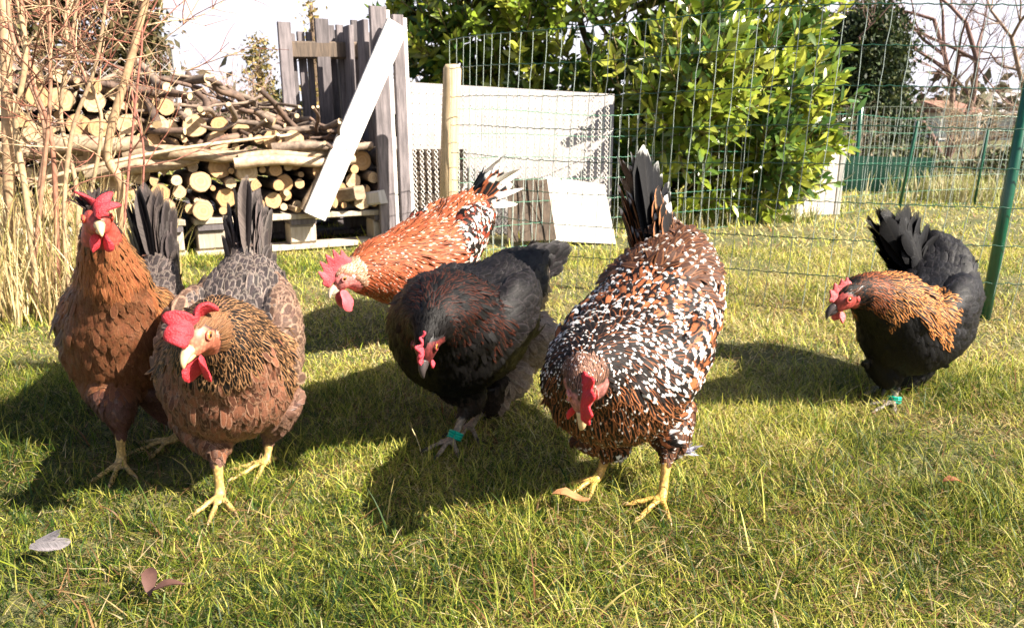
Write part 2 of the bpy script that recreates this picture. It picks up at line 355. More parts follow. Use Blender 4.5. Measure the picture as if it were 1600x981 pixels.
# ------------------------------------------------------------------ feathers
FV = np.array([0, .28, .56, .80, .94, 1.0])
PROF = {'round': np.array([.35, .82, 1.0, .88, .56, .12]), 'hackle': np.array([.5, .85, .88, .62, .32, .04]), 'flight': np.array([.35, .80, .98, .92, .58, .12]),
        'fluff': np.array([.5, .85, .88, .68, .42, .1])}
def feather_mesh(name, P, D, N, Ln, Wd, lift, camber, bend, ca, cb, cc, fp, parent, prof='round', twist=None, bvh=None):
    n = len(P); D = nrm(D); S = nrm(np.cross(D, N)); N = nrm(np.cross(S, D))
    if twist is not None:
        tw = twist[:, None]; S, N = S * np.cos(tw) + N * np.sin(tw), N * np.cos(tw) - S * np.sin(tw)
    u = A(-1, 0, 1); wv = PROF[prof]; nv = len(FV)
    v = FV[None, :, None, None]; uu = u[None, None, :, None]; ww = wv[None, :, None, None]
    e = lambda a: np.broadcast_to(a, (n,)).reshape(n, 1, 1, 1)
    f3 = lambda a: a[:, None, None, :]
    sweep = (uu ** 2) * ww * .30 * e(Wd)
    if bvh is not None:
        Cp = P[:, None] + D[:, None] * (FV[None, :, None] * np.broadcast_to(Ln, (n,))[:, None, None]); Nv = np.repeat(N[:, None], nv, 1).copy()
        fn = bvh.find_nearest
        for i in range(n):
            for k in range(1, nv):
                r_ = fn(Vector(Cp[i, k]), .06)
                if r_[0] is not None: Cp[i, k] = r_[0]; Nv[i, k] = r_[1]
        Nv[:, 1:-1] = (Nv[:, :-2] + Nv[:, 1:-1] + Nv[:, 2:]) / 3; Nv = nrm(Nv); Tv = nrm(np.gradient(Cp, axis=1)); Sv = nrm(np.cross(Tv, Nv))
        if twist is not None: tw = twist[:, None, None]; Sv, Nv = Sv * np.cos(tw) + Nv * np.sin(tw), Nv * np.cos(tw) - Sv * np.sin(tw)
        jit = rng.uniform(0, .0012, n)[:, None, None, None]
        V = Cp[:, :, None] + Sv[:, :, None] * (uu * ww * e(Wd) / 2) + Nv[:, :, None] * (jit + .0004 + e(lift) * v * e(Ln) - uu ** 2 * e(camber) * e(Wd) * ww) - Tv[:, :, None] * sweep * .5
    else: V = f3(P) + f3(D) * (v * e(Ln) - sweep * .5) + f3(S) * (uu * ww * e(Wd) / 2) + f3(N) * (e(lift) * v * e(Ln) - uu ** 2 * e(camber) * e(Wd) * ww + e(bend) * e(Ln) * (v ** 2 - v * .3))
    base = (np.arange(n) * nv * 3)[:, None, None]
    i = np.arange(nv - 1)[None, :, None] * 3; j = np.arange(2)[None, None, :]; a = base + i + j
    q = np.stack([a, a + 1, a + 4, a + 3], -1).reshape(-1, 4)
    rp = lambda c: np.repeat(c, nv * 3, 0)
    uv = np.stack([np.broadcast_to(u[None, None], (n, nv, 3)), np.broadcast_to(FV[None, :, None], (n, nv, 3)), np.broadcast_to((rng.random(n) * .98 + (1. if np.mean(Ln) > .06 else 0.))[:, None, None], (n, nv, 3))], -1).reshape(-1, 3)
    return raw(name, V.reshape(-1, 3), q, M['feather'], [('ca', rp(ca)), ('cb', rp(cb)), ('cc', rp(cc)), ('fp', rp(fp)), ('fuv', uv)], parent)

def comb_mesh(name, c, f, u, s, x0, x1, hgt, flop, teeth, thick=.004, col=(.62, .03, .035), parent=None, wave=.002):
    """thick fleshy blade rooted along the skull from x0 (front) to x1 (rear)"""
    nu, nv = 36, 9; G = np.zeros((nu, nv, 3)); Nn = np.zeros((nu, nv, 3))
    for i in range(nu):
        t = i / (nu - 1); x = x0 + (x1 - x0) * t
        env = math.sin(math.pi * min(1, t * 1.12 + .02)) ** .55 if t < .5 else max(0.0, 1 - ((t - .5) / .52) ** 2.4)
        saw = 1 - (.38 if not callable(flop) or hgt < .03 else .26) * (0.5 - .5 * math.cos(2 * math.pi * teeth * t)) ** 1.0 if teeth else 1
        h = hgt * max(env, .12) * saw; ph = flop(t) if callable(flop) else flop
        if callable(flop): h *= .45 + .55 * min(1, abs(ph) / 1.6)
        for j in range(nv):
            vv = j / (nv - 1); a = ph * vv
            lat = h * ((1 - math.cos(a)) / ph if abs(ph) > 1e-3 else 0); up = h * (math.sin(a) / ph if abs(ph) > 1e-3 else vv)
            lat += wave * math.sin(t * (24 if callable(flop) else 9) + vv * 2) * vv
            G[i, j] = c + f * (x - .22 * h * vv * (1 - 1.6 * t) * -1 - .12 * h * vv * t * 3) + u * (.0135 - (x / .05) ** 2 * .006 + up) + s * lat
    du = np.gradient(G, axis=0); dv = np.gradient(G, axis=1); Nn = nrm(np.cross(du, dv))
    tj = thick * (1 - .72 * (np.arange(nv) / (nv - 1)) ** 1.3)[None, :, None]
    ti = np.minimum(1, np.minimum(np.arange(nu), nu - 1 - np.arange(nu)) / 3 + .15)[:, None, None]
    Aq = G + Nn * tj * ti; Bq = G - Nn * tj * ti; V = np.concatenate([Aq.reshape(-1, 3), Bq.reshape(-1, 3)]); o = nu * nv; fs = []
    for i in range(nu - 1):
        for j in range(nv - 1):
            a = i * nv + j; fs.append((a, a + 1, a + nv + 1, a + nv)); fs.append((o + a, o + a + nv, o + a + nv + 1, o + a + 1))
        a = i * nv + nv - 1; fs.append((a, o + a, o + a + nv, a + nv))
    for i in (0, nu - 1):
        for j in range(nv - 1):
            a = i * nv + j; fs.append((a, o + a, o + a + 1, a + 1) if i == 0 else (a, a + 1, o + a + 1, o + a))
    cl = np.tile(np.asarray(col) * .82, (len(V), 1)) * rng.uniform(.9, 1.1, (len(V), 1))
    return MB().add(V, fs, 0, cl).build(name, M['comb'], parent, smooth=True)

def wattle(name, c, dn, s, out, ln, wd, col, parent):
    """flat rounded lobe hanging from c along dn"""
    nr, na = 7, 16; V = []; dn = nrm(dn); s = nrm(s - dn * np.dot(s, dn)); out = np.cross(dn, s)
    for sgn in (1, -1):
        for i in range(nr):
            r = (i + .0) / (nr - 1)
            for a in range(na):
                th = 2 * math.pi * a / na
                y = .5 * ln * (1 + r * math.cos(th)); x = .5 * wd * r * math.sin(th) * (1.0 - .25 * math.cos(th) * -1)
                V.append(c + dn * y + s * x + out * (sgn * .0032 * math.sqrt(max(0, 1 - r * r)) + .004 * math.sin(x * 260 + y * 90) * r * .6))
    fs = []; o = nr * na
    for i in range(nr - 1):
        for a in range(na):
            b = (a + 1) % na; fs.append((i * na + a, (i + 1) * na + a, (i + 1) * na + b, i * na + b)); fs.append((o + i * na + a, o + i * na + b, o + (i + 1) * na + b, o + (i + 1) * na + a))
    return MB().add(np.array(V), fs, 0, np.asarray(col)).build(name, M['comb'], parent, smooth=True)

def chicken(name, label, nodes, beak_tip, legs, look, tail, comb, colfun, up_hint=(0, 0, 1), wing=True, group="chickens walking on the lawn", rooster=False, fluff=None, ring=None, crest=None, face=(.50, .045, .035), shank=(.55, .36, .12), wattle_l=.022, eye_col=(.62, .22, .03), lobe=(.5, .06, .06), horn=(.62, .42, .22), scale=1.0, extra=()):
    C0 = np.array([n_[0] for n_ in nodes], float); RW = np.array([n_[1] for n_ in nodes]); RH = np.array([n_[2] for n_ in nodes]); RW[3:] *= .93; RH[3:] *= .94
    foot_mid = np.mean([l[3] for l in legs], 0); base = A(foot_mid[0], foot_mid[1], 0)
    root = thing(name, label, "chicken", tuple(base), group)
    off = base; C0 = C0 - off; legs = [[np.asarray(p, float) - off for p in l[:4]] + list(l[4:]) for l in legs]; beak_tip = np.asarray(beak_tip) - off
    head_dir = C0[4] - C0[-2]; head_dir[2] = 0; fwd = nrm(head_dir); S0 = nrm(np.cross(A(0, 0, 1), fwd)) * 1.0   # S0 = bird's left
    K = len(C0); sub = 7
    SP = smooth_path(C0, sub); tt = np.linspace(0, K - 1, len(SP)); rw = np.interp(tt, np.arange(K), RW); rh = np.interp(tt, np.arange(K), RH)
    T = nrm(np.gradient(SP, axis=0)); Sd = nrm(S0[None] - T * (T @ S0)[:, None]); Up = np.cross(T, Sd); Up = np.where((Up[:, 2:3] < 0) & (np.abs(Up[:, 2:3]) > .2), -Up, Up)
    # consistent "up" (towards the bird's back)
    for i in range(len(Up) - 2, -1, -1):
        if np.dot(Up[i], Up[i + 1]) < 0: Up[i] = -Up[i]
    mb = MB(); ng = 22; an = np.arange(ng) * 2 * math.pi / ng; V = []
    for i in range(len(SP)):
        shp = 1 - .10 * np.maximum(0, np.sin(an)) * (tt[i] > 4)
        V.append(SP[i] + np.outer(np.cos(an) * rw[i], Sd[i]) + np.outer(np.sin(an) * rh[i] * shp, Up[i]))
    fs = [(i * ng + j, i * ng + (j + 1) % ng, (i + 1) * ng + (j + 1) % ng, (i + 1) * ng + j) for i in range(len(SP) - 1) for j in range(ng)] + [tuple(range(ng))[::-1], tuple(range((len(SP) - 1) * ng, len(SP) * ng))]
    mb.add(np.vstack(V), fs)
    # head
    hc = C0[0]; f = nrm(beak_tip - hc); u = nrm(np.asarray(up_hint, float) - f * np.dot(up_hint, f)); s = np.cross(u, f)  # s = bird's left
    k = 1.12 if rooster else 1.0
    mb.add(*ellipsoid(hc, [f * .026 * k, s * .0165 * k, u * .0195 * k], 16, 10)); mb.add(*ellipsoid(hc + f * .017 * k - u * .004, [f * .013, s * .0105, u * .011], 12, 8))
    # legs
    segs = []                                        # (a, b, ra, rb, kind)
    for l in legs:
        hip, knee, hock, foot, hd, spr = l
        a_ = .042 if not rooster else .05
        th = smooth_path([hip, knee, hock], 5); mb.add(*tube(th, np.linspace(a_, .010, len(th)), 12)); segs.append((hip, hock, a_, .010, 1))
        sh = np.array([hock - (foot - hock) * .06, hock + (foot - hock) * .1, hock + (foot - hock) * .5, foot - A(0, 0, -.006)]); mb.add(*tube(sh, [.0072 * scale, .0082 * scale, .0063 * scale, .008 * scale], 10)); segs.append((hock, foot, .0075, .0065, 2))
        for kx, (an_, ln) in enumerate(((-spr, .046), (0, .058), (spr, .048), (math.pi + .3, .022))):
            d = A(math.cos(hd + an_), math.sin(hd + an_), 0); t0 = foot + A(0, 0, .006)
            P = [t0, t0 + d * ln * .3 + A(0, 0, .003), t0 + d * ln * .65 - A(0, 0, .001), t0 + d * ln - A(0, 0, .004), t0 + d * (ln + .010) - A(0, 0, .007)]
            mb.add(*tube(smooth_path(P, 3), np.interp(np.linspace(0, 1, 13), [0, .3, .5, .8, .9, 1], [.0055, .0040, .0046, .0036, .0022, .001]) * scale, 8)); segs.append((P[0], P[3], .005, .004, 2))
    if fluff is not None:
        for fc, fr in fluff:
            fc = np.asarray(fc) - off; mb.add(*ellipsoid(fc, [A(fr, 0, 0), A(0, fr, 0), A(0, 0, fr * .95)], 16, 10)); segs.append((fc, fc + A(0, 0, -.001), fr, fr, 3))
    # wing pads
    i4, i6 = int(3.9 * sub), int(5.9 * sub); wings = []
    if wing:
        for sg in (1, -1):
            a = SP[i4] + Sd[i4] * rw[i4] * .80 * sg + Up[i4] * rh[i4] * .12; b = SP[i6] + Sd[i6] * rw[i6] * .80 * sg + Up[i6] * rh[i6] * .15
            ax = (b - a) / 2; nn = nrm(Sd[(i4 + i6) // 2] * sg + Up[i4] * .15); vv = nrm(np.cross(ax, nn)); ln = np.linalg.norm(ax) + .025
            mb.add(*ellipsoid((a + b) / 2, [nrm(ax) * ln, vv * .052, nn * .028], 16, 10)); wings.append((a, b, (a + b) / 2, nrm(ax), vv, nn, ln))
    body0 = mb.build("body_cage", M['skin'])
    md = body0.modifiers.new("r", 'REMESH'); md.mode = 'VOXEL'; md.voxel_size = .0037; md.use_smooth_shade = True
    sm = body0.modifiers.new("s", 'SMOOTH'); sm.factor = .5; sm.iterations = 2
    dg = bpy.context.evaluated_depsgraph_get(); me = bpy.data.meshes.new_from_object(body0.evaluated_get(dg)); me.name = "body"
    bpy.data.objects.remove(body0)
    nV = len(me.vertices); co = np.zeros(nV * 3); me.vertices.foreach_get("co", co); co = co.reshape(-1, 3)
    vn = np.zeros(nV * 3); me.vertices.foreach_get("normal", vn); vn = vn.reshape(-1, 3)
    wl = np.clip((np.linalg.norm(co - hc, axis=1) - .05) / .04, 0, 1) * np.clip((co[:, 2] - .10) / .04, 0, 1); nf = mathutils.noise.noise
    ds = np.array([nf(Vector(p * 26)) * .6 + nf(Vector(p * 58)) * .35 if w_ > 0 else 0. for p, w_ in zip(co, wl)]); co = co + vn * (ds * wl * .0070)[:, None]
    me.vertices.foreach_set("co", co.astype(np.float32).ravel()); me.update()
    me.vertices.foreach_get("normal", vn.ravel() if False else (vv_ := np.zeros(nV * 3))); vn = vv_.reshape(-1, 3)
    bvh = mathutils.bvhtree.BVHTree.FromPolygons(co.tolist(), [tuple(p.vertices) for p in me.polygons])
    # classification
    def classify(P):
        d = np.linalg.norm(P[:, None] - SP[None], axis=2) - ((rw + rh) / 2 * .9)[None]; bi = d.argmin(1); bd = d.min(1); kind = np.zeros(len(P), int); leg = np.full(len(P), -1)
        for q, (a, b, ra, rb, kd) in enumerate(segs):
            ab = b - a; t = np.clip(((P - a) @ ab) / (ab @ ab), 0, 1); dd = np.linalg.norm(P - a - t[:, None] * ab, axis=1) - (ra + (rb - ra) * t)
            better = dd < bd - (.006 if kd == 1 else 0); bd = np.where(better, dd, bd); kind = np.where(better, kd, kind); leg = np.where(better, q, leg)
        return bi, kind, leg
    bi, kind, leg = classify(co)
    rel = co - hc; lf, lu, ls = rel @ f, rel @ u, rel @ s
    facem = (lf > -.008) & (np.linalg.norm(rel, axis=1) < .036 * k) & (lu < .017) & (lf > -.004 + lu * .5)
    c = np.tile(colfun('under')[0], (nV, 1)); c[kind == 2] = shank; c[facem & (kind == 0)] = face
    me.materials.clear(); me.materials.append(M['skin']); at_ = me.attributes.new("Col", 'FLOAT_COLOR', 'POINT'); at_.data.foreach_set("color", np.c_[c, np.ones(nV)].ravel())
    body = link("body", me, root)
    # ---- sample feather roots
    me.calc_loop_triangles(); nt = len(me.loop_triangles); tv = np.zeros(nt * 3, int); me.loop_triangles.foreach_get("vertices", tv); tv = tv.reshape(-1, 3)
    ar = np.linalg.norm(np.cross(co[tv[:, 1]] - co[tv[:, 0]], co[tv[:, 2]] - co[tv[:, 0]]), axis=1) / 2
    ns = 110000; ti = rng.choice(nt, ns, p=ar / ar.sum()); b1 = rng.random((ns, 2)); fl = b1.sum(1) > 1; b1[fl] = 1 - b1[fl]; b0 = 1 - b1.sum(1)
    P = co[tv[ti, 0]] * b0[:, None] + co[tv[ti, 1]] * b1[:, :1] + co[tv[ti, 2]] * b1[:, 1:]; N = nrm(vn[tv[ti, 0]] * b0[:, None] + vn[tv[ti, 1]] * b1[:, :1] + vn[tv[ti, 2]] * b1[:, 1:])
    bi, kind, leg = classify(P); sp = tt[bi]; upc = (N * Up[bi]).sum(1); rel = P - hc; lf, lu, ls = rel @ f, rel @ u, rel @ s; hd_ = np.linalg.norm(rel, axis=1)
    facem = (lf > -.008) & (hd_ < .036 * k) & (lu < .015) & (lf > -.006 + lu * .5)
    reg = np.full(ns, 'breast', dtype='U8')
    reg[(sp < 3.7)] = 'neck'; reg[(sp >= 3.4) & (upc > .25)] = 'back'; reg[(sp > 5.6) & (upc <= .1)] = 'fluff'; reg[(sp < 3.9) & (sp > .9) & (upc > -.2)] = 'neck'
    reg[(sp > 2.3) & (sp < 5) & (upc < -.15)] = 'breast'
    tn0 = -(N * T[bi]).sum(1); reg[(sp > 2.4) & (sp < 5) & (tn0 > .45) & (upc < .35)] = 'breast'
    reg[(hd_ < .034) | (sp < .9)] = 'head'; reg[kind == 1] = 'thigh'; reg[kind == 3] = 'fluff'
    for (a, b, cn, ax, vv, nn, ln) in wings:
        r_ = P - cn; e = (r_ @ ax / ln) ** 2 + (r_ @ vv / .055) ** 2; reg[(e < 1.0) & (np.abs(r_ @ nn) < .05) & (r_ @ nn > -.005) & (kind == 0) & (sp > 3.3)] = 'wing'
    space = {'head': .0036, 'neck': .0056, 'breast': .0069, 'back': .0084, 'wing': .0100, 'fluff': .0080, 'thigh': .0075}
    keep = ~facem & (kind != 2)
    P, N, reg, bi, sp, upc, leg, kind = (x[keep] for x in (P, N, reg, bi, sp, upc, leg, kind))
    sel = []
    for rg, sz in space.items():
        ii = np.where(reg == rg)[0]
        if len(ii) == 0: continue
        cell = np.floor(P[ii] / sz + rng.random(3)).astype(np.int64); key = (cell[:, 0] * 73856093) ^ (cell[:, 1] * 19349663) ^ (cell[:, 2] * 83492791)
        _, first = np.unique(key, return_index=True); sel.append(ii[first])
    sel = np.concatenate(sel); P, N, reg, bi, sp, upc, leg, kind = (x[sel] for x in (P, N, reg, bi, sp, upc, leg, kind)); n = len(P)
    D = T[bi].copy(); bm_ = reg == 'breast'; D[bm_, 2] = np.minimum(D[bm_, 2], -.1); tn_ = np.maximum(0, -(T[bi] * N).sum(1)); D += A(0, 0, -1) * np.where(np.isin(reg, ['breast']), .40 + 1.2 * tn_, 0)[:, None]; D += A(0, 0, -1) * np.where(reg == 'neck', .12 + 1.2 * tn_, 0)[:, None]
    hm = reg == 'head'; D[hm] = -f * .9 - u * .1 + (P[hm] - hc) * 4
    lm = kind == 1
    if lm.any():
        for q, sg_ in enumerate(segs):
            m_ = lm & (leg == q); D[m_] = nrm(sg_[1] - sg_[0]) * .9 + T[bi[m_]] * .35
    fm = reg == 'fluff'; D[fm] = D[fm] * .7 + A(0, 0, -.75)
    D += rng.normal(0, .10, (n, 3)) + rng.normal(0, .22, (n, 3)) * fm[:, None]; D = nrm(D - N * (D * N).sum(1)[:, None])
    Ld = {'head': (.008, .013), 'neck': (.030, .044), 'breast': (.024, .031), 'back': (.029, .038), 'wing': (.034, .045), 'fluff': (.024, .038), 'thigh': (.016, .026)}
    Wdd = {'head': (.0030, .0046), 'neck': (.0060, .0090), 'breast': (.0078, .0112), 'back': (.0088, .0125), 'wing': (.015, .020), 'fluff': (.009, .015), 'thigh': (.009, .013)}
    Lf = {'head': .16, 'neck': .10, 'breast': .08, 'back': .09, 'wing': .075, 'fluff': .22, 'thigh': .12}
    LL = np.zeros(n); WW = np.zeros(n); LI = np.zeros(n)
    for rg in space:
        m_ = reg == rg; q = m_.sum(); LL[m_] = rng.uniform(*Ld[rg], q); WW[m_] = rng.uniform(*Wdd[rg], q); LI[m_] = Lf[rg] * rng.uniform(.6, 1.5, q)
    LI *= np.array([max(.4, 1 + .6 * mathutils.noise.noise(Vector(p * 40))) for p in P]); loose = rng.random(n) < .02; LI[loose] += rng.uniform(.08, .25, loose.sum())
    nm = reg == 'neck'; gr = np.clip((sp[nm] - .8) / 2.2, .35, 1.0); LL[nm] *= gr; WW[nm] *= .6 + .4 * gr
    if rooster: m_ = (reg == 'neck') | (reg == 'back'); LL[m_] *= 1.5; WW[m_] *= .8
    tq = np.zeros(n)
    for q, sg_ in enumerate(segs):
        m_ = lm & (leg == q)
        if m_.any(): ab = sg_[1] - sg_[0]; tq[m_] = np.clip(((P[m_] - sg_[0]) @ ab) / (ab @ ab), 0, 1)
    LL = np.where(lm, LL * (1 - .62 * tq), LL); WW = np.where(lm, WW * (1 - .35 * tq), WW)
    ca = np.zeros((n, 3)); cb = ca.copy(); cc = ca.copy(); fp = ca.copy()
    Pl = {'sp': sp, 'up': upc, 'P': P + off}
    for i in range(n):
        ca[i], cb[i], cc[i], fp[i] = colfun(reg[i], sp[i], upc[i], P[i] + off)
    br = rng.uniform(.86, 1.15, (n, 1)); ca *= br; cb *= br; ca = np.clip(ca, 0, 1); cb = np.clip(cb, 0, 1)
    tw = rng.normal(0, .07, n)
    for rgs, nmx, pf in ((('head',), 'head_feathers', 'hackle'), (('neck',), 'neck_hackle', 'hackle'), (('breast', 'thigh'), 'breast_plumage', 'round'), (('back',), 'back_plumage', 'hackle' if rooster else 'round'), (('wing',), 'wing_coverts', 'round'), (('fluff',), 'rear_fluff', 'fluff')):
        m_ = np.isin(reg, rgs)
        if m_.sum() < 3: continue
        o = feather_mesh(nmx, P[m_] - N[m_] * .0008, D[m_], N[m_], LL[m_], WW[m_], LI[m_], .12, -.02 if pf == 'hackle' else -.05, ca[m_], cb[m_], cc[m_], fp[m_], root, pf, tw[m_], bvh); o['kind'] = 'stuff'
    # flight feathers of the folded wing, one part each
    for (a, b, cn, ax, vv, nn, ln), sg in zip(wings, (1, -1)):
        dn = vv if vv[2] < 0 else -vv
        for q in range(8):
            t = q / 7; p0 = cn + ax * (ln * (-.25 + .55 * t)) + dn * (.038 * (1 - t * .9) - .012) + nn * (.022 - .006 * t)
            D1 = nrm(ax + dn * (.16 - .30 * t) - nn * .10)[None]; cl = colfun('flight', 5., 0., p0 + off)
            feather_mesh('wing_feather', p0[None], D1, nn[None], np.array([.085 + .03 * t]), .024, .02, .14, -.05, *[np.array([x]) for x in cl], root, 'flight')
    # tail
    tb, td, tl, tw_, tn, fan, splay = tail; tb = np.asarray(tb) - off; td = nrm(td); ts = S0; tup = nrm(np.cross(td, ts)); 
    if np.dot(tup, fwd) > 0: tup = -tup
    # fan sweeps in the bird's median plane; each half is a curved sheet facing sideways
    for sg in (1, -1):
        for q in range(tn):
            t = q / max(1, tn - 1); an_ = fan[0] + (fan[1] - fan[0]) * t
            Dq = nrm(td * math.cos(an_) + tup * math.sin(an_) + ts * sg * (splay * (.25 + .75 * t)))
            Nq = nrm(ts * sg * 1.0 - Dq * np.dot(ts * sg, Dq) + (-tup) * .45 * (1 - t))
            p0 = tb + ts * sg * (.006 + .014 * t) + tup * .010 * t - td * .012
            L_ = tl * (1 - .22 * t ** 1.5) * R.uniform(.95, 1.04); cl = colfun('tail', 8., t, p0 + off)
            feather_mesh('tail_feather', p0[None], Dq[None], Nq[None], np.array([L_]), tw_ * R.uniform(.9, 1.1), .0, .16, R.uniform(-.12, .10), *[np.array([x]) for x in cl], root, 'flight', np.array([R.uniform(-.2, .2)])) if not rooster else feather_mesh('tail_feather', p0[None], Dq[None], Nq[None], np.array([L_ * R.uniform(.6, 1.1)]), tw_ * R.uniform(.6, 1.2), .0, .2, R.uniform(-.5, .3), *[np.array([x]) for x in cl], root, 'hackle', np.array([R.uniform(-.9, .9)]))
    # tail coverts hugging the base
    nc = 110 if not rooster else 40; Pc, Dc, Nc, cl = [], [], [], []
    for q in range(nc):
        sg = R.choice((1, -1)); t = R.random(); an_ = fan[0] + (fan[1] - fan[0]) * (t * 1.15 - .05)
        Dq = nrm(td * math.cos(an_) + tup * math.sin(an_) + ts * sg * R.uniform(.05, .22)); Nq = nrm(ts * sg - Dq * np.dot(ts * sg, Dq) - tup * .3)
        Pc.append(tb - td * R.uniform(-.035, .06) + ts * sg * R.uniform(.012, .03) + tup * .014 * t); Dc.append(Dq); Nc.append(Nq); cl.append(colfun('covert', 7., t, Pc[-1] + off))
    cl = [np.array(x) for x in zip(*cl)]
    o = feather_mesh('tail_coverts', np.array(Pc), np.array(Dc), np.array(Nc), rng.uniform(.045, .080, nc), rng.uniform(.022, .032, nc), rng.uniform(.0, .06, nc), .16, -.08, *cl, root); o['kind'] = 'stuff'
    # ---- head furniture
    o = MB()
    up_ = smooth_path([hc + f * .026 * k + u * .001, hc + f * .034 * k + u * .0015, hc + f * .042 * k - u * .002, hc + f * .047 * k - u * .008], 4)
    o.add(*tube(up_, np.interp(np.linspace(0, 1, len(up_)), [0, .5, .85, 1], [.0068, .0050, .0026, .0008]), 10, ref=u), 0, horn)
    lo = smooth_path([hc + f * .024 * k - u * .006, hc + f * .033 * k - u * .006, hc + f * .040 * k - u * .0068], 4); o.add(*tube(lo, np.interp(np.linspace(0, 1, len(lo)), [0, .6, 1], [.0058, .0038, .001]), 10, ref=u), 0, np.asarray(horn) * .8)
    o.build("beak", M['horn'], root, smooth=True)
    for sg in (1, -1):
        ec = hc + f * .007 * k + u * .005 * k + s * sg * .0138 * k; ev, ef = ellipsoid(ec, [s * sg * .0046, f * .0046, u * .0046], 14, 12)
        dd = (ev - ec) @ (s * sg) / .0046; clr = np.where((dd > .80)[:, None], (.004, .004, .004), np.where((dd > .2)[:, None], eye_col, (.25, .05, .04)))
        MB().add(ev, ef, 0, clr).build("eye", M['eye'], root, smooth=True)
        # eyelid rim
        th = np.linspace(0, 2 * math.pi, 15)[:-1]; rim = np.array([ec + s * sg * .0022 + f * math.cos(a) * .0052 + u * math.sin(a) * .0046 for a in th] + [ec + s * sg * .0022 + f * .0052])
        MB().add(*tube(rim, .0012, 6, cap=False, ref=s), 0, np.asarray(face) * 1.1).build("eyelid", M['comb'], root, smooth=True)
        MB().add(*ellipsoid(hc - f * .008 * k - u * .006 + s * sg * .0145 * k, [u * .0062, f * .0040, s * .0022], 12, 8), 0, lobe).build("earlobe", M['comb'], root, smooth=True)
        wattle("wattle", hc + f * .022 * k - u * .011 + s * sg * .006, nrm(A(0, 0, -1) * .8 - u * .5 + s * sg * .12 - f * .1), nrm(f * .7 + s * sg * .5), None, wattle_l, wattle_l * .72, comb.get('col', (.6, .03, .035)), root)
    comb_mesh("comb", hc, f, u, s, comb.get('x0', .030) * k, comb.get('x1', -.020) * k, comb['h'], comb['flop'], comb['teeth'], comb.get('thick', .0042), comb.get('col', (.62, .03, .035)), root, comb.get('wave', .002))
    if crest:
        n = 130; th = rng.uniform(0, 2 * math.pi, n); r_ = rng.uniform(0, .014, n); Pq = hc - f * .008 + u * .014 + np.outer(np.cos(th) * r_, f) * .9 + np.outer(np.sin(th) * r_, s)
        Dq = nrm(u * .9 - f * .7 + np.outer(np.sin(th) * r_, s) * 60 + rng.normal(0, .3, (n, 3))); cl = np.tile(np.asarray(crest), (n, 1)) * rng.uniform(.6, 1.4, (n, 1))
        o = feather_mesh('crest', Pq, Dq, np.tile(u, (n, 1)), rng.uniform(.018, .03, n), rng.uniform(.003, .005, n), .1, .1, -.25, cl, cl, cl * 1.3, np.tile(A(2, 2, .9), (n, 1)), root, 'hackle'); o['kind'] = 'stuff'
    if ring is not None:
        li, cr = ring; hock, foot = legs[li][2], legs[li][3]; d = nrm(foot - hock); p = hock + (foot - hock) * .72
        mbr = MB(); _, sx, ux = frame(d, (1, 0, 0))
        for z_ in (-.0042, .0, .0042):
            th = np.linspace(0, 2 * math.pi, 17); mbr.add(*tube(np.array([p + d * z_ + (sx * math.cos(a) + ux * math.sin(a)) * .0100 for a in th]), .0026, 6, cap=False, ref=d), 0, cr)
        mbr.build("leg_ring", M['ring'], root, smooth=True)
    # claws
    for l in legs:
        for an_, ln in ((-l[5], .046), (0, .058), (l[5], .048)):
            d = A(math.cos(l[4] + an_), math.sin(l[4] + an_), 0); p = l[3] + A(0, 0, .004) + d * (ln - .001)
            MB().add(*tube([p, p + d * .006 - A(0, 0, .001), p + d * .012 - A(0, 0, .005)], [.0026, .0018, .0004], 6), 0, np.asarray(horn) * .6).build("claw", M['horn'], root, smooth=True)
    return root

# colour rules: region -> (centre, edge/bar, tip, (edge start, bar start, tip start))
def J(c, a=.15):
    c = np.clip(A(*c), 0, 1) ** 1.25; c = c * .80 + .20 * (c @ A(.3, .5, .2))
    return c * R.uniform(1 - a, 1 + a) * A(R.uniform(.95, 1.05), 1, R.uniform(.95, 1.05)) * .92
NO = 3.0
def col_copper(reg, sp=0, up=0, P=None):     # tall brown hen
    if reg == 'under': return (A(.10, .035, .015),)
    if reg == 'wing' or reg == 'flight': return J((.13, .055, .03)), J((.24, .12, .07)), J((.3, .16, .1)), A(.66, .86, NO)
    if reg in ('tail', 'flight', 'covert'): return J((.055, .045, .045)), J((.11, .09, .085)), J((.10, .08, .07)), A(.62, .9, NO)
    if reg in ('back', 'wing'): return J((.06, .045, .045)), J((.19, .15, .13)), J((.22, .16, .12)), A(.66, .86, NO)
    if reg == 'head': return (J((.05, .035, .03)), J((.12, .06, .03)), J((.12, .06, .03)), A(.8, .9, NO)) if up > -.2 else (J((.30, .09, .02)), J((.3, .1, .03)), J((.3, .1, .03)), A(NO, NO, NO))
    if reg == 'neck':
        if up > .25: return J((.03, .02, .015)), J((.42, .20, .05)), J((.4, .18, .05)), A(.48, .86, NO)
        return J((.31, .105, .022)), J((.48, .20, .05)), J((.46, .2, .07)), A(.7, .9, NO)
    if reg == 'fluff' or reg == 'thigh': return J((.13, .055, .035)), J((.18, .09, .06)), J((.15, .075, .045)), A(.7, .8, NO)
    return J((.20, .075, .024)), J((.27, .12, .045)), J((.33, .17, .10)), A(.74, .9, NO)
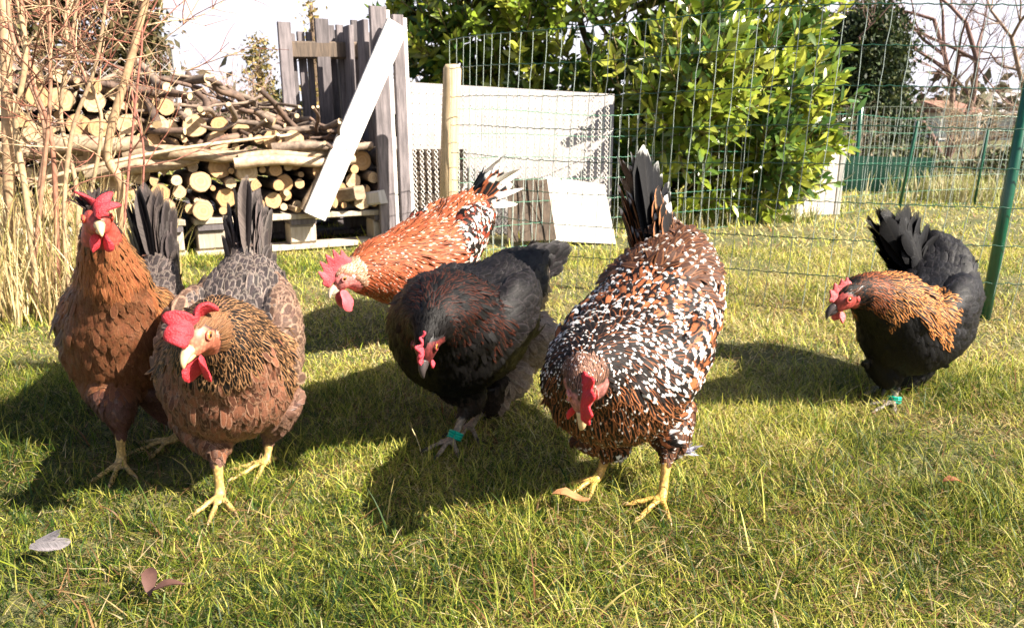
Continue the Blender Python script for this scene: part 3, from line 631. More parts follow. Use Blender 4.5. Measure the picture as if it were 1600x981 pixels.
def col_partridge(reg, sp=0, up=0, P=None):  # brown hen with black-and-straw neck
    if reg == 'under': return (A(.08, .04, .03),)
    if reg in ('tail', 'flight', 'covert'): return J((.075, .062, .06)), J((.16, .13, .12)), J((.2, .17, .16)), A(.62, .93, NO)
    if reg == 'back': return J((.075, .06, .06)), J((.26, .21, .18)), J((.3, .24, .2)), A(.66, .87, NO)
    if reg == 'wing': return J((.15, .09, .065)), J((.34, .22, .15)), J((.4, .3, .24)), A(.62, .86, NO)
    if reg == 'head': return J((.20, .09, .03)), J((.34, .18, .07)), J((.34, .18, .07)), A(.6, .85, NO)
    if reg == 'neck': return J((.018, .012, .01)), J((.40, .215, .085)), J((.34, .18, .07)), A(R.choice((.55, .7, .8)), R.choice((.80, .9)), NO)
    if reg == 'thigh': return J((.20, .105, .07)), J((.27, .16, .11)), J((.27, .16, .11)), A(.7, .8, NO)
    if reg == 'fluff': return J((.17, .12, .105)), J((.24, .18, .165)), J((.3, .22, .2)), A(.7, .8, NO)
    dark = R.random() < .35
    return (J((.13, .055, .03)) if dark else J((.26, .11, .055))), J((.36, .20, .12)), J((.42, .26, .18)), A(.76, .90, NO)
def col_red(reg, sp=0, up=0, P=None):        # rooster
    if reg == 'under': return (A(.22, .05, .012),)
    if reg == 'tail': return (J((.74, .70, .66)), J((.5, .46, .44)), J((.8, .78, .74)), A(.9, NO, NO)) if up > .22 else (J((.02, .025, .035)), J((.03, .04, .045)), J((.75, .72, .68)), A(NO, NO, .62 if R.random() < .6 else NO))
    if reg == 'covert': return (J((.40, .09, .014)) if R.random() < .12 else J((.02, .025, .03)), J((.42, .12, .02)), J((.75, .7, .66)), A(.6, NO, R.choice((.75, NO))))
    if reg == 'head': return J((.45, .18, .06)), J((.7, .55, .4)), J((.7, .55, .4)), A(.7, .7, NO)
    if reg in ('neck', 'back'):
        ct = J((.05, .02, .01)) if R.random() < .42 else J((.42, .085, .012))
        return ct, J((.54, .15, .02)), J((.75, .66, .55)), A(.5, .92, .84 if R.random() < .38 else NO)
    if reg == 'wing': return J((.32, .06, .012)), J((.02, .015, .012)), J((.75, .7, .64)), A(NO, .6, .78 if R.random() < .6 else NO)
    if reg in ('fluff', 'thigh'): return J((.12, .06, .03)), J((.3, .12, .04)), J((.5, .4, .3)), A(.7, .8, .9)
    return (J((.04, .02, .015)) if R.random() < .6 else J((.38, .09, .02))), J((.45, .12, .02)), J((.7, .62, .5)), A(.75, NO, .88 if R.random() < .4 else NO)
def col_black(reg, sp=0, up=0, P=None):      # black hen, copper laced collar
    if reg == 'under': return (A(.014, .011, .012),)
    if reg == 'head': return J((.012, .009, .009)), J((.016, .011, .010)), J((.02, .012, .01)), A(NO, NO, NO)
    if reg == 'neck' and up > -.75 and 1.0 < sp and R.random() < .62: return J((.008, .007, .007)), J((.11, .026, .008)), J((.12, .03, .01)), A(.66, .88, NO)
    if reg == 'fluff' or (reg == 'thigh'): return J((.30, .23, .18)) if reg == 'fluff' else J((.035, .025, .02)), J((.38, .30, .24)) if reg == 'fluff' else J((.07, .05, .04)), J((.10, .07, .055)), A(.6, .75, NO)
    if reg in ('back', 'wing', 'flight', 'covert', 'tail'): return J((.011, .009, .011)), J((.038, .031, .036)), J((.05, .038, .038)), A(.74, .9, NO)
    return J((.006, .005, .0055)), J((.013, .010, .011)), J((.013, .010, .010)), A(.75, .9, NO)
def col_mille(reg, sp=0, up=0, P=None):      # speckled hen: orange, black bar, white tip
    if reg == 'under': return (A(.05, .025, .015),)
    if reg == 'tail': return J((.010, .010, .013)), J((.66, .64, .64)) if R.random() < .12 else J((.012, .012, .015)), J((.70, .68, .68)), A(.80, NO, .95)
    if reg == 'covert': return J((.018, .014, .013)), J((.40, .17, .045)), J((.80, .78, .76)), A(.80, NO, .82 if R.random() < .6 else NO)
    if reg == 'flight': return J((.26, .085, .02)), J((.02, .014, .012)), J((.75, .7, .66)), A(.5, .8, .93)
    if reg == 'head': return J((.10, .05, .035)), J((.42, .22, .14)), J((.75, .7, .68)), A(.6, .8, .82 if R.random() < .4 else NO)
    if reg == 'neck':
        if up > .1 and sp > 1.6: return J((.012, .010, .010)), J((.40, .15, .034)), J((.8, .76, .7)), A(R.choice((.5, .65, .75)), .86, NO if R.random() < .75 else .86)
        return J((.013, .010, .010)), (J((.34, .125, .035)) if R.random() < .3 else J((.07, .04, .03))), J((.76, .74, .72)), A(.66, NO, .76 if R.random() < .62 else NO)
    if reg == 'breast' and sp < 4.4: return J((.016, .012, .011)), J((.32, .12, .035)), J((.74, .72, .70)), A(.72, NO, R.choice((.76, .84, NO)))
    if reg in ('fluff', 'thigh'): return J((.10, .045, .025)), J((.24, .10, .035)), J((.72, .66, .6)), A(.6, NO, .85 if R.random() < .5 else NO)
    return J((.44, .15, .035)), J((.018, .012, .012)), J((.80, .77, .75)), A(R.choice((.6, .75, NO)), R.choice((.52, .62, .74, .8)), R.choice((.80, .85, .89)) if R.random() < .66 else NO)
def col_gold(reg, sp=0, up=0, P=None):       # black hen with golden hackle
    if reg == 'under': return (A(.012, .010, .012),)
    if reg == 'head': return (J((.02, .012, .008)), J((.22, .07, .015)), J((.2, .06, .01)), A(.6, .8, NO)) if R.random() < .5 else (J((.012, .01, .01)),) * 3 + (A(NO, NO, NO),)
    if reg == 'neck' and up > -.72: return J((.018, .010, .006)), J((.78, .32, .03) if sp > 1.8 else (.50, .15, .02)), J((.5, .2, .03)), A(R.choice((.55, .68, .78)), .88, NO)
    if reg == 'back' and sp < 4.3: return J((.02, .015, .015)), J((.70, .30, .03)), J((.6, .24, .03)), A(.55, .84, NO)
    if reg in ('tail', 'covert'): return J((.008, .008, .011)), J((.013, .012, .016)), J((.013, .012, .016)), A(.8, NO, NO)
    if reg in ('back', 'wing', 'flight'): return J((.009, .0085, .011)), J((.036, .032, .038)), J((.07, .06, .065)), A(.72, .88, NO)
    if reg == 'fluff': return J((.055, .047, .047)), J((.12, .10, .095)), J((.12, .1, .09)), A(.6, .75, NO)
    return J((.007, .0065, .008)), J((.018, .016, .020)), J((.02, .018, .02)), A(.72, .88, NO)

GREEN = (.0, .36, .24)
def nd(*rows): return [(at(px, py, Y), a, b) for px, py, Y, a, b in rows]
def leg(hip, knee, hock, foot, hd, spr=.6):
    ft = gnd(*foot); ft[2] = -.003; return [at(*hip), at(*knee), at(*hock), ft, hd, spr]

# A: tall brown hen, far left
chicken("hen", "tall copper brown hen standing upright at far left with small dark crest",
    nd((152, 345, .945, .015, .018), (158, 372, .958, .024, .026), (168, 408, .985, .033, .038), (176, 450, 1.02, .050, .054), (180, 500, 1.05, .070, .074), (188, 540, 1.09, .082, .085), (203, 525, 1.15, .083, .078), (228, 475, 1.22, .062, .060), (244, 435, 1.27, .038, .038), (242, 405, 1.29, .022, .026)),
    at(160, 364, .895), [leg((170, 590, 1.06), (185, 640, 1.02), (188, 672, 1.01), (190, 728), -1.35), leg((240, 590, 1.10), (270, 640, 1.12), (286, 662, 1.12), (268, 692), -2.5, .75)],
    None, (at(243, 410, 1.28), nrm(at(229, 300, 1.30) - at(243, 410, 1.28)), .150, .050, 5, (-.04, .17), .045),
    dict(h=.036, flop=lambda t: 2.3 - 3.95 * (1 / (1 + math.exp(-(t - .52) * 16))), teeth=4.5, thick=.0042, x0=.034, x1=-.018, wave=.005, col=(.60, .045, .06)), col_copper, crest=(.03, .02, .018), wattle_l=.024, lobe=(.75, .68, .66), face=(.42, .06, .04))
# B: front brown hen
chicken("hen", "brown hen striding at front left with straw streaked neck and large floppy red comb",
    nd((312, 522, .80, .015, .018), (326, 518, .83, .026, .028), (340, 530, .87, .050, .052), (350, 555, .915, .074, .078), (356, 585, .96, .094, .094), (368, 548, 1.04, .098, .090), (382, 478, 1.12, .080, .072), (388, 425, 1.18, .046, .045), (387, 388, 1.20, .026, .030)),
    at(288, 560, .765), [leg((310, 640, .97), (335, 690, .93), (339, 716, .915), (345, 780), -1.45), leg((430, 620, 1.02), (428, 660, 1.03), (420, 685, 1.03), (418, 725), -2.2)],
    None, (at(388, 408, 1.17), nrm(at(382, 296, 1.22) - at(388, 408, 1.17)), .150, .050, 5, (-.03, .18), .05),
    dict(h=.038, flop=lambda t: -2.0 + 4.4 * (1 / (1 + math.exp(-(t - .55) * 14))), teeth=4.5, thick=.0048, x0=.036, x1=-.022, wave=.006, col=(.62, .045, .06)), col_partridge, wattle_l=.034, face=(.52, .17, .10), lobe=(.62, .3, .22))
# C: rooster
chicken("rooster", "orange red rooster bending down behind the black hen with pink serrated comb",
    nd((540, 432, 1.45, .018, .021), (562, 428, 1.48, .036, .040), (592, 420, 1.53, .060, .062), (628, 418, 1.59, .085, .086), (668, 402, 1.66, .100, .094), (702, 375, 1.75, .092, .086), (732, 335, 1.84, .066, .062), (746, 312, 1.90, .030, .030)),
    at(508, 466, 1.425), [leg((650, 450, 1.64), (648, 490, 1.64), (652, 505, 1.66), (645, 543), 3.6), leg((690, 450, 1.72), (690, 480, 1.74), (700, 495, 1.74), (690, 522), 3.6)],
    None, (at(738, 310, 1.86), nrm(at(785, 272, 1.90) - at(736, 312, 1.86)), .150, .026, 11, (-.55, .55), .30),
    dict(h=.050, flop=.25, teeth=6, thick=.0045, x0=.036, x1=-.026, col=(.68, .10, .12)), col_red, rooster=True, wattle_l=.046, face=(.66, .22, .20), lobe=(.8, .5, .48), horn=(.55, .45, .35))
# D: black hen in the middle
chicken("hen", "black hen in the centre looking down, brown fluff under its tail",
    nd((667, 533, .93, .015, .018), (675, 508, .96, .030, .031), (683, 495, 1.0, .052, .052), (692, 500, 1.05, .080, .078), (708, 518, 1.11, .102, .102), (748, 500, 1.18, .098, .096), (788, 455, 1.25, .074, .070), (818, 420, 1.31, .048, .046), (833, 402, 1.35, .020, .020)),
    at(661, 572, .915), [leg((715, 590, 1.13), (735, 625, 1.13), (724, 648, 1.12), (706, 690), -1.9), leg((760, 590, 1.20), (765, 630, 1.21), (750, 642, 1.21), (735, 668), -1.9)],
    None, (at(812, 415, 1.31), nrm(at(858, 372, 1.37) - at(812, 415, 1.31)), .075, .036, 5, (-.10, .6), .22),
    dict(h=.020, flop=lambda t: .5 * math.sin(t * 11), teeth=5, thick=.0040, x0=.034, x1=-.014, wave=.003, col=(.68, .07, .10)), col_black, fluff=[(at(812, 528, 1.26), .060), (at(784, 582, 1.22), .046)], ring=(0, GREEN), wattle_l=.012, lobe=(.10, .02, .02), face=(.13, .018, .018), shank=(.30, .24, .17), horn=(.05, .04, .04))
# E: speckled hen
chicken("hen", "orange hen speckled all over with black and white, head lowered, yellow legs",
    nd((908, 606, .775, .015, .018), (916, 588, .80, .027, .030), (928, 582, .845, .052, .054), (943, 592, .895, .084, .082), (966, 585, .955, .104, .094), (1004, 530, 1.03, .095, .090), (1034, 465, 1.10, .094, .082), (1048, 412, 1.16, .068, .060), (1030, 375, 1.18, .040, .040), (1012, 345, 1.19, .022, .026)),
    at(910, 672, .765), [leg((925, 660, .97), (958, 695, .965), (948, 710, .97), (933, 752), -2.4, .5), leg((1040, 640, .97), (1046, 690, .94), (1042, 712, .925), (1034, 784), -2.3, .75)],
    None, (at(1018, 385, 1.15), nrm(at(996, 262, 1.20) - at(1018, 385, 1.15)), .165, .050, 8, (-.16, .42), .16),
    dict(h=.036, flop=.12, teeth=4, thick=.0045, x0=.036, x1=-.018, col=(.66, .03, .045)), col_mille, wattle_l=.020, lobe=(.34, .16, .13), face=(.46, .17, .15), shank=(.66, .40, .10))
# F: black hen right
chicken("hen", "black hen with gold and orange neck feathers facing left beside the green fence stake",
    nd((1322, 464, 1.16, .015, .018), (1343, 458, 1.18, .025, .028), (1368, 464, 1.205, .040, .043), (1395, 484, 1.24, .062, .065), (1414, 512, 1.28, .083, .086), (1440, 498, 1.34, .094, .090), (1458, 455, 1.41, .082, .076), (1462, 408, 1.47, .064, .056), (1455, 375, 1.50, .036, .034)),
    at(1287, 494, 1.145), [leg((1385, 560, 1.28), (1392, 590, 1.27), (1400, 598, 1.27), (1396, 632), 3.7), leg((1430, 560, 1.34), (1410, 590, 1.32), (1388, 596, 1.33), (1385, 610), 3.5)],
    None, (at(1412, 408, 1.42), nrm(at(1368, 322, 1.42) - at(1412, 408, 1.42)), .125, .046, 8, (-.20, 1.45), .22),
    dict(h=.022, flop=.2, teeth=5, thick=.0042, x0=.030, x1=-.018, col=(.70, .14, .15)), col_gold, ring=(0, GREEN), wattle_l=.020, face=(.40, .06, .05), shank=(.26, .22, .19), horn=(.05, .04, .04), lobe=(.5, .08, .07))

# ------------------------------------------------------------------ wood pile (its own axes: s leftwards, d into the pile)
WO, E1, E2, EZ = A(-.50, 3.16, 0), A(-.878, -.478, 0), A(-.478, .878, 0), A(0, 0, 1)
def WP(s, d, z): return WO + E1 * s + E2 * d + EZ * z
def board(name, p, q, wd, th, ref, mat, parent, c=(1, 1, 1)):
    v, f = beam(p, q, wd, th, ref); return MB().add(v, f, 0, c).build(name, M[mat], parent)
for k, s0 in enumerate((-.03, .80, 1.63)):
    t = thing("pallet", ["wooden pallet under the right end of the woodpile", "wooden pallet under the middle of the woodpile behind the front hens", "wooden pallet at the left end of the woodpile behind the canes"][k], "pallet", (0, 0, 0), "pallets under the woodpile")
    for i in range(5):
        d = .05 + i * .17; board("deck_board", WP(s0, d, .133), WP(s0 + .80, d, .133 + R.uniform(-.002, .002)), .12, .022, EZ, 'palewood' if i == 0 else 'oldwood', t)
    for i in range(3):
        s = s0 + .06 + i * .34; board("stringer_board", WP(s, -.01, .111), WP(s, .80, .111), .10, .020, EZ, 'oldwood', t)
        for d in (.055, .40, .74): board("block", WP(s - .05, d, .0615), WP(s + .05, d, .0615), .10, .079, EZ, 'palewood' if d < .1 else 'oldwood', t)
    for d in (.055, .40, .74): board("bottom_board", WP(s0, d, .011), WP(s0 + .80, d, .011), .10, .022, EZ, 'palewood' if d < .1 else 'oldwood', t)

def log_mesh(kind, seed, bark):
    q = random.Random(seed); n = 14; L_ = .34; mb = MB(); r0 = .03
    if kind == 'round': sec = [(math.cos(a) * r0 * q.uniform(.90, 1.06), math.sin(a) * r0 * q.uniform(.90, 1.06)) for a in np.arange(n) * 2 * math.pi / n]
    else:
        h = q.uniform(.9, 1.3) if kind == 'half' else q.uniform(.5, .7); ths = np.linspace(-h, math.pi * 0 + h + (1.2 if kind == 'half' else .6), n - 2)
        sec = [(math.cos(a) * r0 * 1.2, math.sin(a) * r0 * 1.2) for a in ths] + [(-.004, .004), (-.006, -.004)]
    ks = [-.17, -.155, -.05, .06, .17]; V = []
    for i, y in enumerate(ks):
        ox, oz = (q.uniform(-.002, .002), q.uniform(-.002, .002)) if 0 < i else (0, 0); f_ = 1.0 if i else .965
        V += [(x * f_ + ox, y, z * f_ + oz) for x, z in sec]
    fs = [(i * n + j, i * n + (j + 1) % n, (i + 1) * n + (j + 1) % n, (i + 1) * n + j) for i in range(4) for j in range(n)]
    mb.add(V, fs, 0); mb.add(V[:n], [tuple(range(n))[::-1]], 1); mb.add(V[-n:], [tuple(range(n))], 1)
    o = mb.build("log", [M[bark], M['end']], None); me = o.data; bpy.data.objects.remove(o)
    for p in me.polygons: p.use_smooth = p.material_index == 0 and kind == 'round'
    return me
LM = {'round': [log_mesh('round', i, ('bark', 'bark', 'barkpale', 'darkbark')[i % 4]) for i in range(8)], 'half': [log_mesh('half', 20 + i, 'bark') for i in range(3)], 'wedge': [log_mesh('wedge', 30 + i, 'barkpale') for i in range(3)]}
import mathutils
BASEROT = Matrix((Vector(-E1), Vector(E2), Vector(EZ))).transposed()
LOGLAB = {'round': "round cut log stacked end-on in the woodpile", 'half': "split half log with bark lying in the woodpile", 'wedge': "pale split wedge of firewood in the woodpile", 'small': "thin round branch end poking out of the woodpile", 'big': "thick sawn log showing a broad pale end in the woodpile"}
placed = []
def ztop(s):
    return np.interp(s, [-.05, .10, .25, .38, .55, .75, .95, 1.2, 1.6, 2.0], [.36, .40, .40, .43, .47, .53, .61, .655, .67, .62])
def try_log(s, z, r, kind, lab, loose=.95):
    for (a, b, c) in placed:
        if (a - s) ** 2 + (b - z) ** 2 < ((c + r) * loose) ** 2: return False
    placed.append((s, z, r)); me = R.choice(LM[kind]); o = link("log", me)
    rot = BASEROT @ Matrix.Rotation(R.uniform(-.10, .10), 3, 'Z') @ Matrix.Rotation(R.uniform(-.06, .06), 3, 'X') @ Matrix.Rotation(R.uniform(0, 6.28), 3, 'Y')
    k = r / .03 if kind == 'round' else r / .030
    o.matrix_world = Matrix.Translation(Vector(WP(s, .17 + R.uniform(-.035, .03), z))) @ rot.to_4x4() @ Matrix.Diagonal((k, R.uniform(.95, 1.1), k, 1))
    zone = "by the end pallet" if s < .12 else "beside the white board" if s < .28 else "below the long branches" if s < .62 else "left of the long branches" if s < .95 else "behind the canes" if s < 1.3 else "at the left edge"
    lay = "in the bottom row" if z < .21 else "low" if z < .33 else "high" if z < .47 else "on top"
    kd_ = {"big": "thick sawn log", "round": "round cut log", "small": "thin branch end", "half": "split half log", "wedge": "pale split wedge"}[lab]
    bk_ = {"log_bark": "grey brown bark", "peeled_log": "pale peeled bark", "dark_bark": "dark bark"}[me.materials[0].name]
    tag(o, f"{kd_} with {bk_}, {lay} {zone}", "log", {"big": "thick logs of the woodpile", "round": "round logs of the woodpile", "small": "thin branch ends of the woodpile", "half": "half logs of the woodpile", "wedge": "split wedges of the woodpile"}[lab]); return True
cnt = 0
for r_lo, r_hi, tries, lab in ((.033, .045, 500, 'big'), (.024, .034, 2600, 'round'), (.017, .026, 4200, 'round'), (.010, .016, 5200, 'small')):
    for _ in range(tries):
        s = R.uniform(-.0, 1.75); r = R.uniform(r_lo, r_hi); zt = ztop(s); z = R.uniform(.147 + r, zt - r * .3)
        if .335 < z < .40 and .30 < s < .92: continue
        kind = 'round'
        if lab == 'round' and R.random() < .22: kind = R.choice(('half', 'wedge'))
        if try_log(s, z, r, kind, kind if kind != 'round' else lab, 1.0 if lab == 'big' else .97):
            cnt += 1
        if cnt > 330: break
# long branches laid across the front and the loose heap of sticks on top
def stick_obj(name, P, r0, r1, mat, lab, group, n=9):
    P = smooth_path(P, 4); v, f = tube(P, np.linspace(r0, r1, len(P)) * np.array([R.uniform(.93, 1.07) for _ in P]), n); mb = MB(); mb.add(v, f[:-2], 0); k = len(P)
    o0 = P[0]; t0 = nrm(P[0] - P[1]); t1 = nrm(P[-1] - P[-2])
    mb.add(v[:n], [tuple(range(n))[::-1]], 1); mb.add(v[-n:], [tuple(range(n))], 1)
    o = mb.build(name, [M[mat], M['end2']], None); 
    for p in o.data.polygons: p.use_smooth = p.material_index == 0
    return tag(o, lab, "branch", group)
M['end2'] = m_panel("stick_end", (.60, .45, .27), (.50, .36, .2), 60)
for i, (s0, s1, z0, z1, r, mt) in enumerate([(.98, .50, .385, .372, .026, 'barkpale'), (.60, .22, .36, .385, .020, 'barkpale'), (.62, .16, .345, .350, .021, 'barkpale'), (1.10, .74, .318, .372, .032, 'barkpale'), (.48, .08, .398, .402, .018, 'bark'), (1.22, .9, .41, .425, .03, 'barkpale'), (1.5, 1.1, .40, .40, .025, 'barkpale')]):
    d = -.03 - .015 * (i % 3)
    stick_obj("branch", [WP(s0, d, z0), WP((s0 * 2 + s1) / 3, d - .01, (z0 * 2 + z1) / 3 + .008), WP((s0 + 2 * s1) / 3, d + .01, (z0 + 2 * z1) / 3 - .006), WP(s1, d + .03, z1)], r, r * .85, mt,
              ["longest pale branch of the row laid across the woodpile", "upper pale branch laid across beside the white diagonal board", "lower pale branch laid across, passing behind the white diagonal board", "thick pale branch slanting up to the right across the woodpile", "bark covered branch lying highest beside the white diagonal board", "thick pale branch lying behind the thickest cane", "pale branch laid across at the far left behind the canes"][i], "long branches laid across the woodpile")
for i in range(140):
    s = R.uniform(.16, 1.0); zt = float(np.interp(s, [.16, .3, .5, .7, 1.0], [.45, .52, .58, .64, .67])); z = R.uniform(.39, zt); d = R.uniform(-.04, .36); ln = R.uniform(.12, .34); a = R.gauss(.35, .45); b = R.gauss(0, .9)
    dv = E1 * math.cos(a) * math.cos(b) + EZ * math.sin(a) * .6 + E2 * math.sin(b); p = WP(s, d, z); r = R.choice((.006, .008, .010, .013, .017))
    j = lambda: np.array([R.gauss(0, .012) for _ in range(3)])
    q0 = p - dv * ln / 2; q0[2] = max(q0[2], .35); q1 = p + dv * ln / 2; q1[2] = min(q1[2], zt + .05)
    stick_obj("stick", [q0, p - dv * ln / 6 + j(), p + dv * ln / 6 + j(), q1], r, r * .7, R.choice(('darkbark', 'darkbark', 'bark')), ("thin" if r < .009 else "stout" if r > .012 else "medium") + (" curved" if i % 2 else " crooked") + " branch in the loose heap, " + ("over the right logs beside the pallet" if s < .4 else "in its middle" if s < .7 else "at its left end behind the canes") + ("" if z < .5 else ", on top"), "loose branches heaped on the woodpile", 7)
# long straight pole resting over the heap and a thick branch leaning at the right
stick_obj("pole", [WP(1.28, -.10, .30), WP(.9, -.11, .385), WP(.62, -.09, .425), WP(.40, -.02, .445)], .007, .006, 'barkpale', "thin straight pale pole resting slantwise over the woodpile", None)['category'] = "pole"
stick_obj("branch", [WP(.37, -.045, .16), WP(.34, -.05, .22), WP(.29, -.05, .29), WP(.22, -.03, .35)], .024, .020, 'barkpale', "thick peeled branch leaning steeply beside the white diagonal board", None)
for k, (s, z) in enumerate(((.20, .22), (.10, .20))):
    v, f = beam(WP(s - .05, -.05, z), WP(s + .06, .1, z - .03), .07, .055); tag(MB().add(v, f).build("firewood", M['whitewood' if k else 'barkpale']), ["pale split billet of firewood at the right foot of the woodpile", "bright square billet of firewood beside the end pallet"][k], "firewood")
# upright pallet behind the heap
t = thing("pallet_wall", "weathered grey pallet standing upright behind the heap of branches", "pallet", tuple(WP(.16, .40, .14)))
def loc(p, t): return np.asarray(p) - np.array(t.location)
for i, (px, wd, zt) in enumerate([(443, .075, .895), (465, .045, .86), (485, .045, .87), (497, .035, .87), (513, .082, .92), (540, .052, .905), (560, .045, .91), (578, .04, .925)]):
    s = (600 - px) / 425. - .06; d = .43 if i not in (0, 4, 7) else .36; wd *= .72
    board("slat", loc(WP(s, d + .005 * i, .15), t), loc(WP(s + R.uniform(-.012, .012) + .01, d + .005 * i, zt), t), wd, .02, E2, 'oldwood', t)
for z, s0, s1 in ((.80, -.02, .31), (.45, -.02, .40)):
    board("cross_beam", loc(WP(s0, .395, z), t), loc(WP(s1, .395, z - .012), t), .07, .05, E2, 'darkwood', t)
# end pallet standing edge-on
t = thing("pallet_wall", "grey pallet standing on edge at the right end of the woodpile", "pallet", tuple(WP(-.06, .1, .14)))
for i, (s, wd, z0, z1) in enumerate(((.040, .066, .02, .925), (-.040, .045, .0, .90))):
    board("edge_board", loc(WP(s - .01, -.03, z0), t), loc(WP(s, -.03, z1), t), wd, .022, E2, 'oldwood', t)
    board("painted_sun_edge", loc(WP(s - wd / 2 - .018, -.02, z0), t), loc(WP(s - wd / 2 - .008, -.02, z1 - .01), t), .016, .03, E2, 'whitewood', t)  # white strip stands for the board's sunlit edge; light put in by colour
    for d in (.16, .36, .56): board("slat", loc(WP(s, d, z0 + .14), t), loc(WP(s, d, z1 - .03), t), .022, .09, E2, 'oldwood', t)
for z in (.10, .48, .84): board("block", loc(WP(.005, .02, z), t), loc(WP(-.040, .02, z), t), .06, .09, EZ, 'palewood' if z < .6 else 'oldwood', t)
v, f = beam(at(621, 38, 3.10), at(491, 338, 2.93), .088, .02, E2); tag(MB().add(v, f).build("board", M['whitewood']), "white painted board leaning diagonally against the front of the woodpile", "board")

# ------------------------------------------------------------------ posts, sheets, netting
P0 = gnd(700, 392); v, f = tube([P0 - EZ * .05, P0 + A(.01, 0, .3), P0 + A(.03, 0, .685), P0 + A(.03, 0, .70)], [.036, .035, .034, .026], 14)
tag(MB().add(v, f).build("fence_post", M['post'], smooth=True), "round peeled wooden post holding the end of the wire fence", "post")
def sheet(name, pts, th, mat, lab, cat, parent=None):
    p = np.array(pts); n_ = nrm(np.cross(p[1] - p[0], p[3] - p[0])); V = np.vstack([p, p + n_ * th]); f = [(3, 2, 1, 0), (4, 5, 6, 7), (0, 1, 5, 4), (1, 2, 6, 5), (2, 3, 7, 6), (3, 0, 4, 7)]
    o = MB().add(V, f).build(name, M[mat], parent); return tag(o, lab, cat) if lab else o
def corrug(name, a, b, z0, z1, mat, lab, cat, amp=.006, pitch=.05):
    a = np.asarray(a, float); b = np.asarray(b, float); L_ = np.linalg.norm(b - a); n_ = int(L_ / pitch * 4); dr = nrm(b - a); nn = A(dr[1], -dr[0], 0); V = []; F_ = []
    for s_ in (0, .004):
        for i in range(n_ + 1):
            p = a + dr * L_ * i / n_ + nn * (amp * math.sin(i * math.pi / 2) + s_); zt = z1[0] + (z1[1] - z1[0]) * i / n_; V += [p + EZ * z0, p + EZ * zt]
    o_ = (n_ + 1) * 2
    for i in range(n_): F_ += [(2 * i, 2 * i + 2, 2 * i + 3, 2 * i + 1), (o_ + 2 * i, o_ + 2 * i + 1, o_ + 2 * i + 3, o_ + 2 * i + 2), (2 * i + 1, 2 * i + 3, o_ + 2 * i + 3, o_ + 2 * i + 1)]
    return tag(MB().add(np.array(V), F_).build(name, M[mat], smooth=True), lab, cat)
M['netting'].node_tree.nodes['Principled BSDF'].inputs['Specular IOR Level'].default_value = .05
M['sheetpink'] = m_panel('pinkish_sheet', (.29, .27, .265), (.22, .20, .20))
corrug("panel", (-.52, 3.40, 0), (.455, 3.50, 0), 0, (.665, .615), 'sheetpink', "large pale pinkish panel standing behind the wire netting", "panel", .0008, .08)
sheet("board", [at(842, 376, 3.16), at(962, 382, 3.13), at(944, 290, 3.21), at(852, 277, 3.22)], .025, 'sheetwhite', "bright white board leaning on the pale panel", "board")
for k, (tx, bx) in enumerate(((803, 801), (817, 822), (832, 842), (846, 861))):
    v, f = beam(at(bx, 378 - k, 3.14 - .006 * k), at(tx, 279 + k % 2 * 3, 3.20 - .006 * k), .047, .014, A(0, 1, 0)); tag(MB().add(v, f).build("plank", M['darkwood']), ["leftmost of four dark planks leaning on the pale panel", "second from left of four dark planks leaning on the panel", "third from left of four dark planks leaning on the panel", "rightmost of four dark planks, against the bright white board"][k], "plank", "dark planks leaning on the panel")
def strips(paths, r, n=4):
    V, F_, o_ = [], [], 0
    for P in paths:
        v, f = tube(P, r, n, cap=False); V.append(v); F_ += [tuple(i + o_ for i in q) for q in f]; o_ += len(v)
    return np.vstack(V), F_
# diamond netting
a, b = A(-.50, 3.24, 0), A(.46, 3.28, 0); nt_ = thing("netting", "pale diamond mesh netting stretched in front of the panel", "netting", tuple(a)); paths = []
cw, ch_ = .030, .042; ncol = int(.90 / cw); nrow = 15; dr = (b - a) / .96
for i in range(ncol + 1):
    for sg in (1, -1):
        P = []
        for j in range(nrow * 2 + 1):
            P.append(dr * (i * cw + sg * (cw / 4 if j % 2 else -cw / 4 * 1.0)) + EZ * (.02 + j * ch_ / 2) * (1 - .0022 * i))
        if sg == 1 or i > 0: paths.append(np.array(P) + A(0, .001 * sg, 0) + (dr * cw / 2 if sg == -1 else 0) * 0)
v, f = strips(paths, .0021, 4); o = MB().add(v, f, 0, (.62, .58, .54)).build("mesh", M['wire'], nt_); o['kind'] = 'stuff'

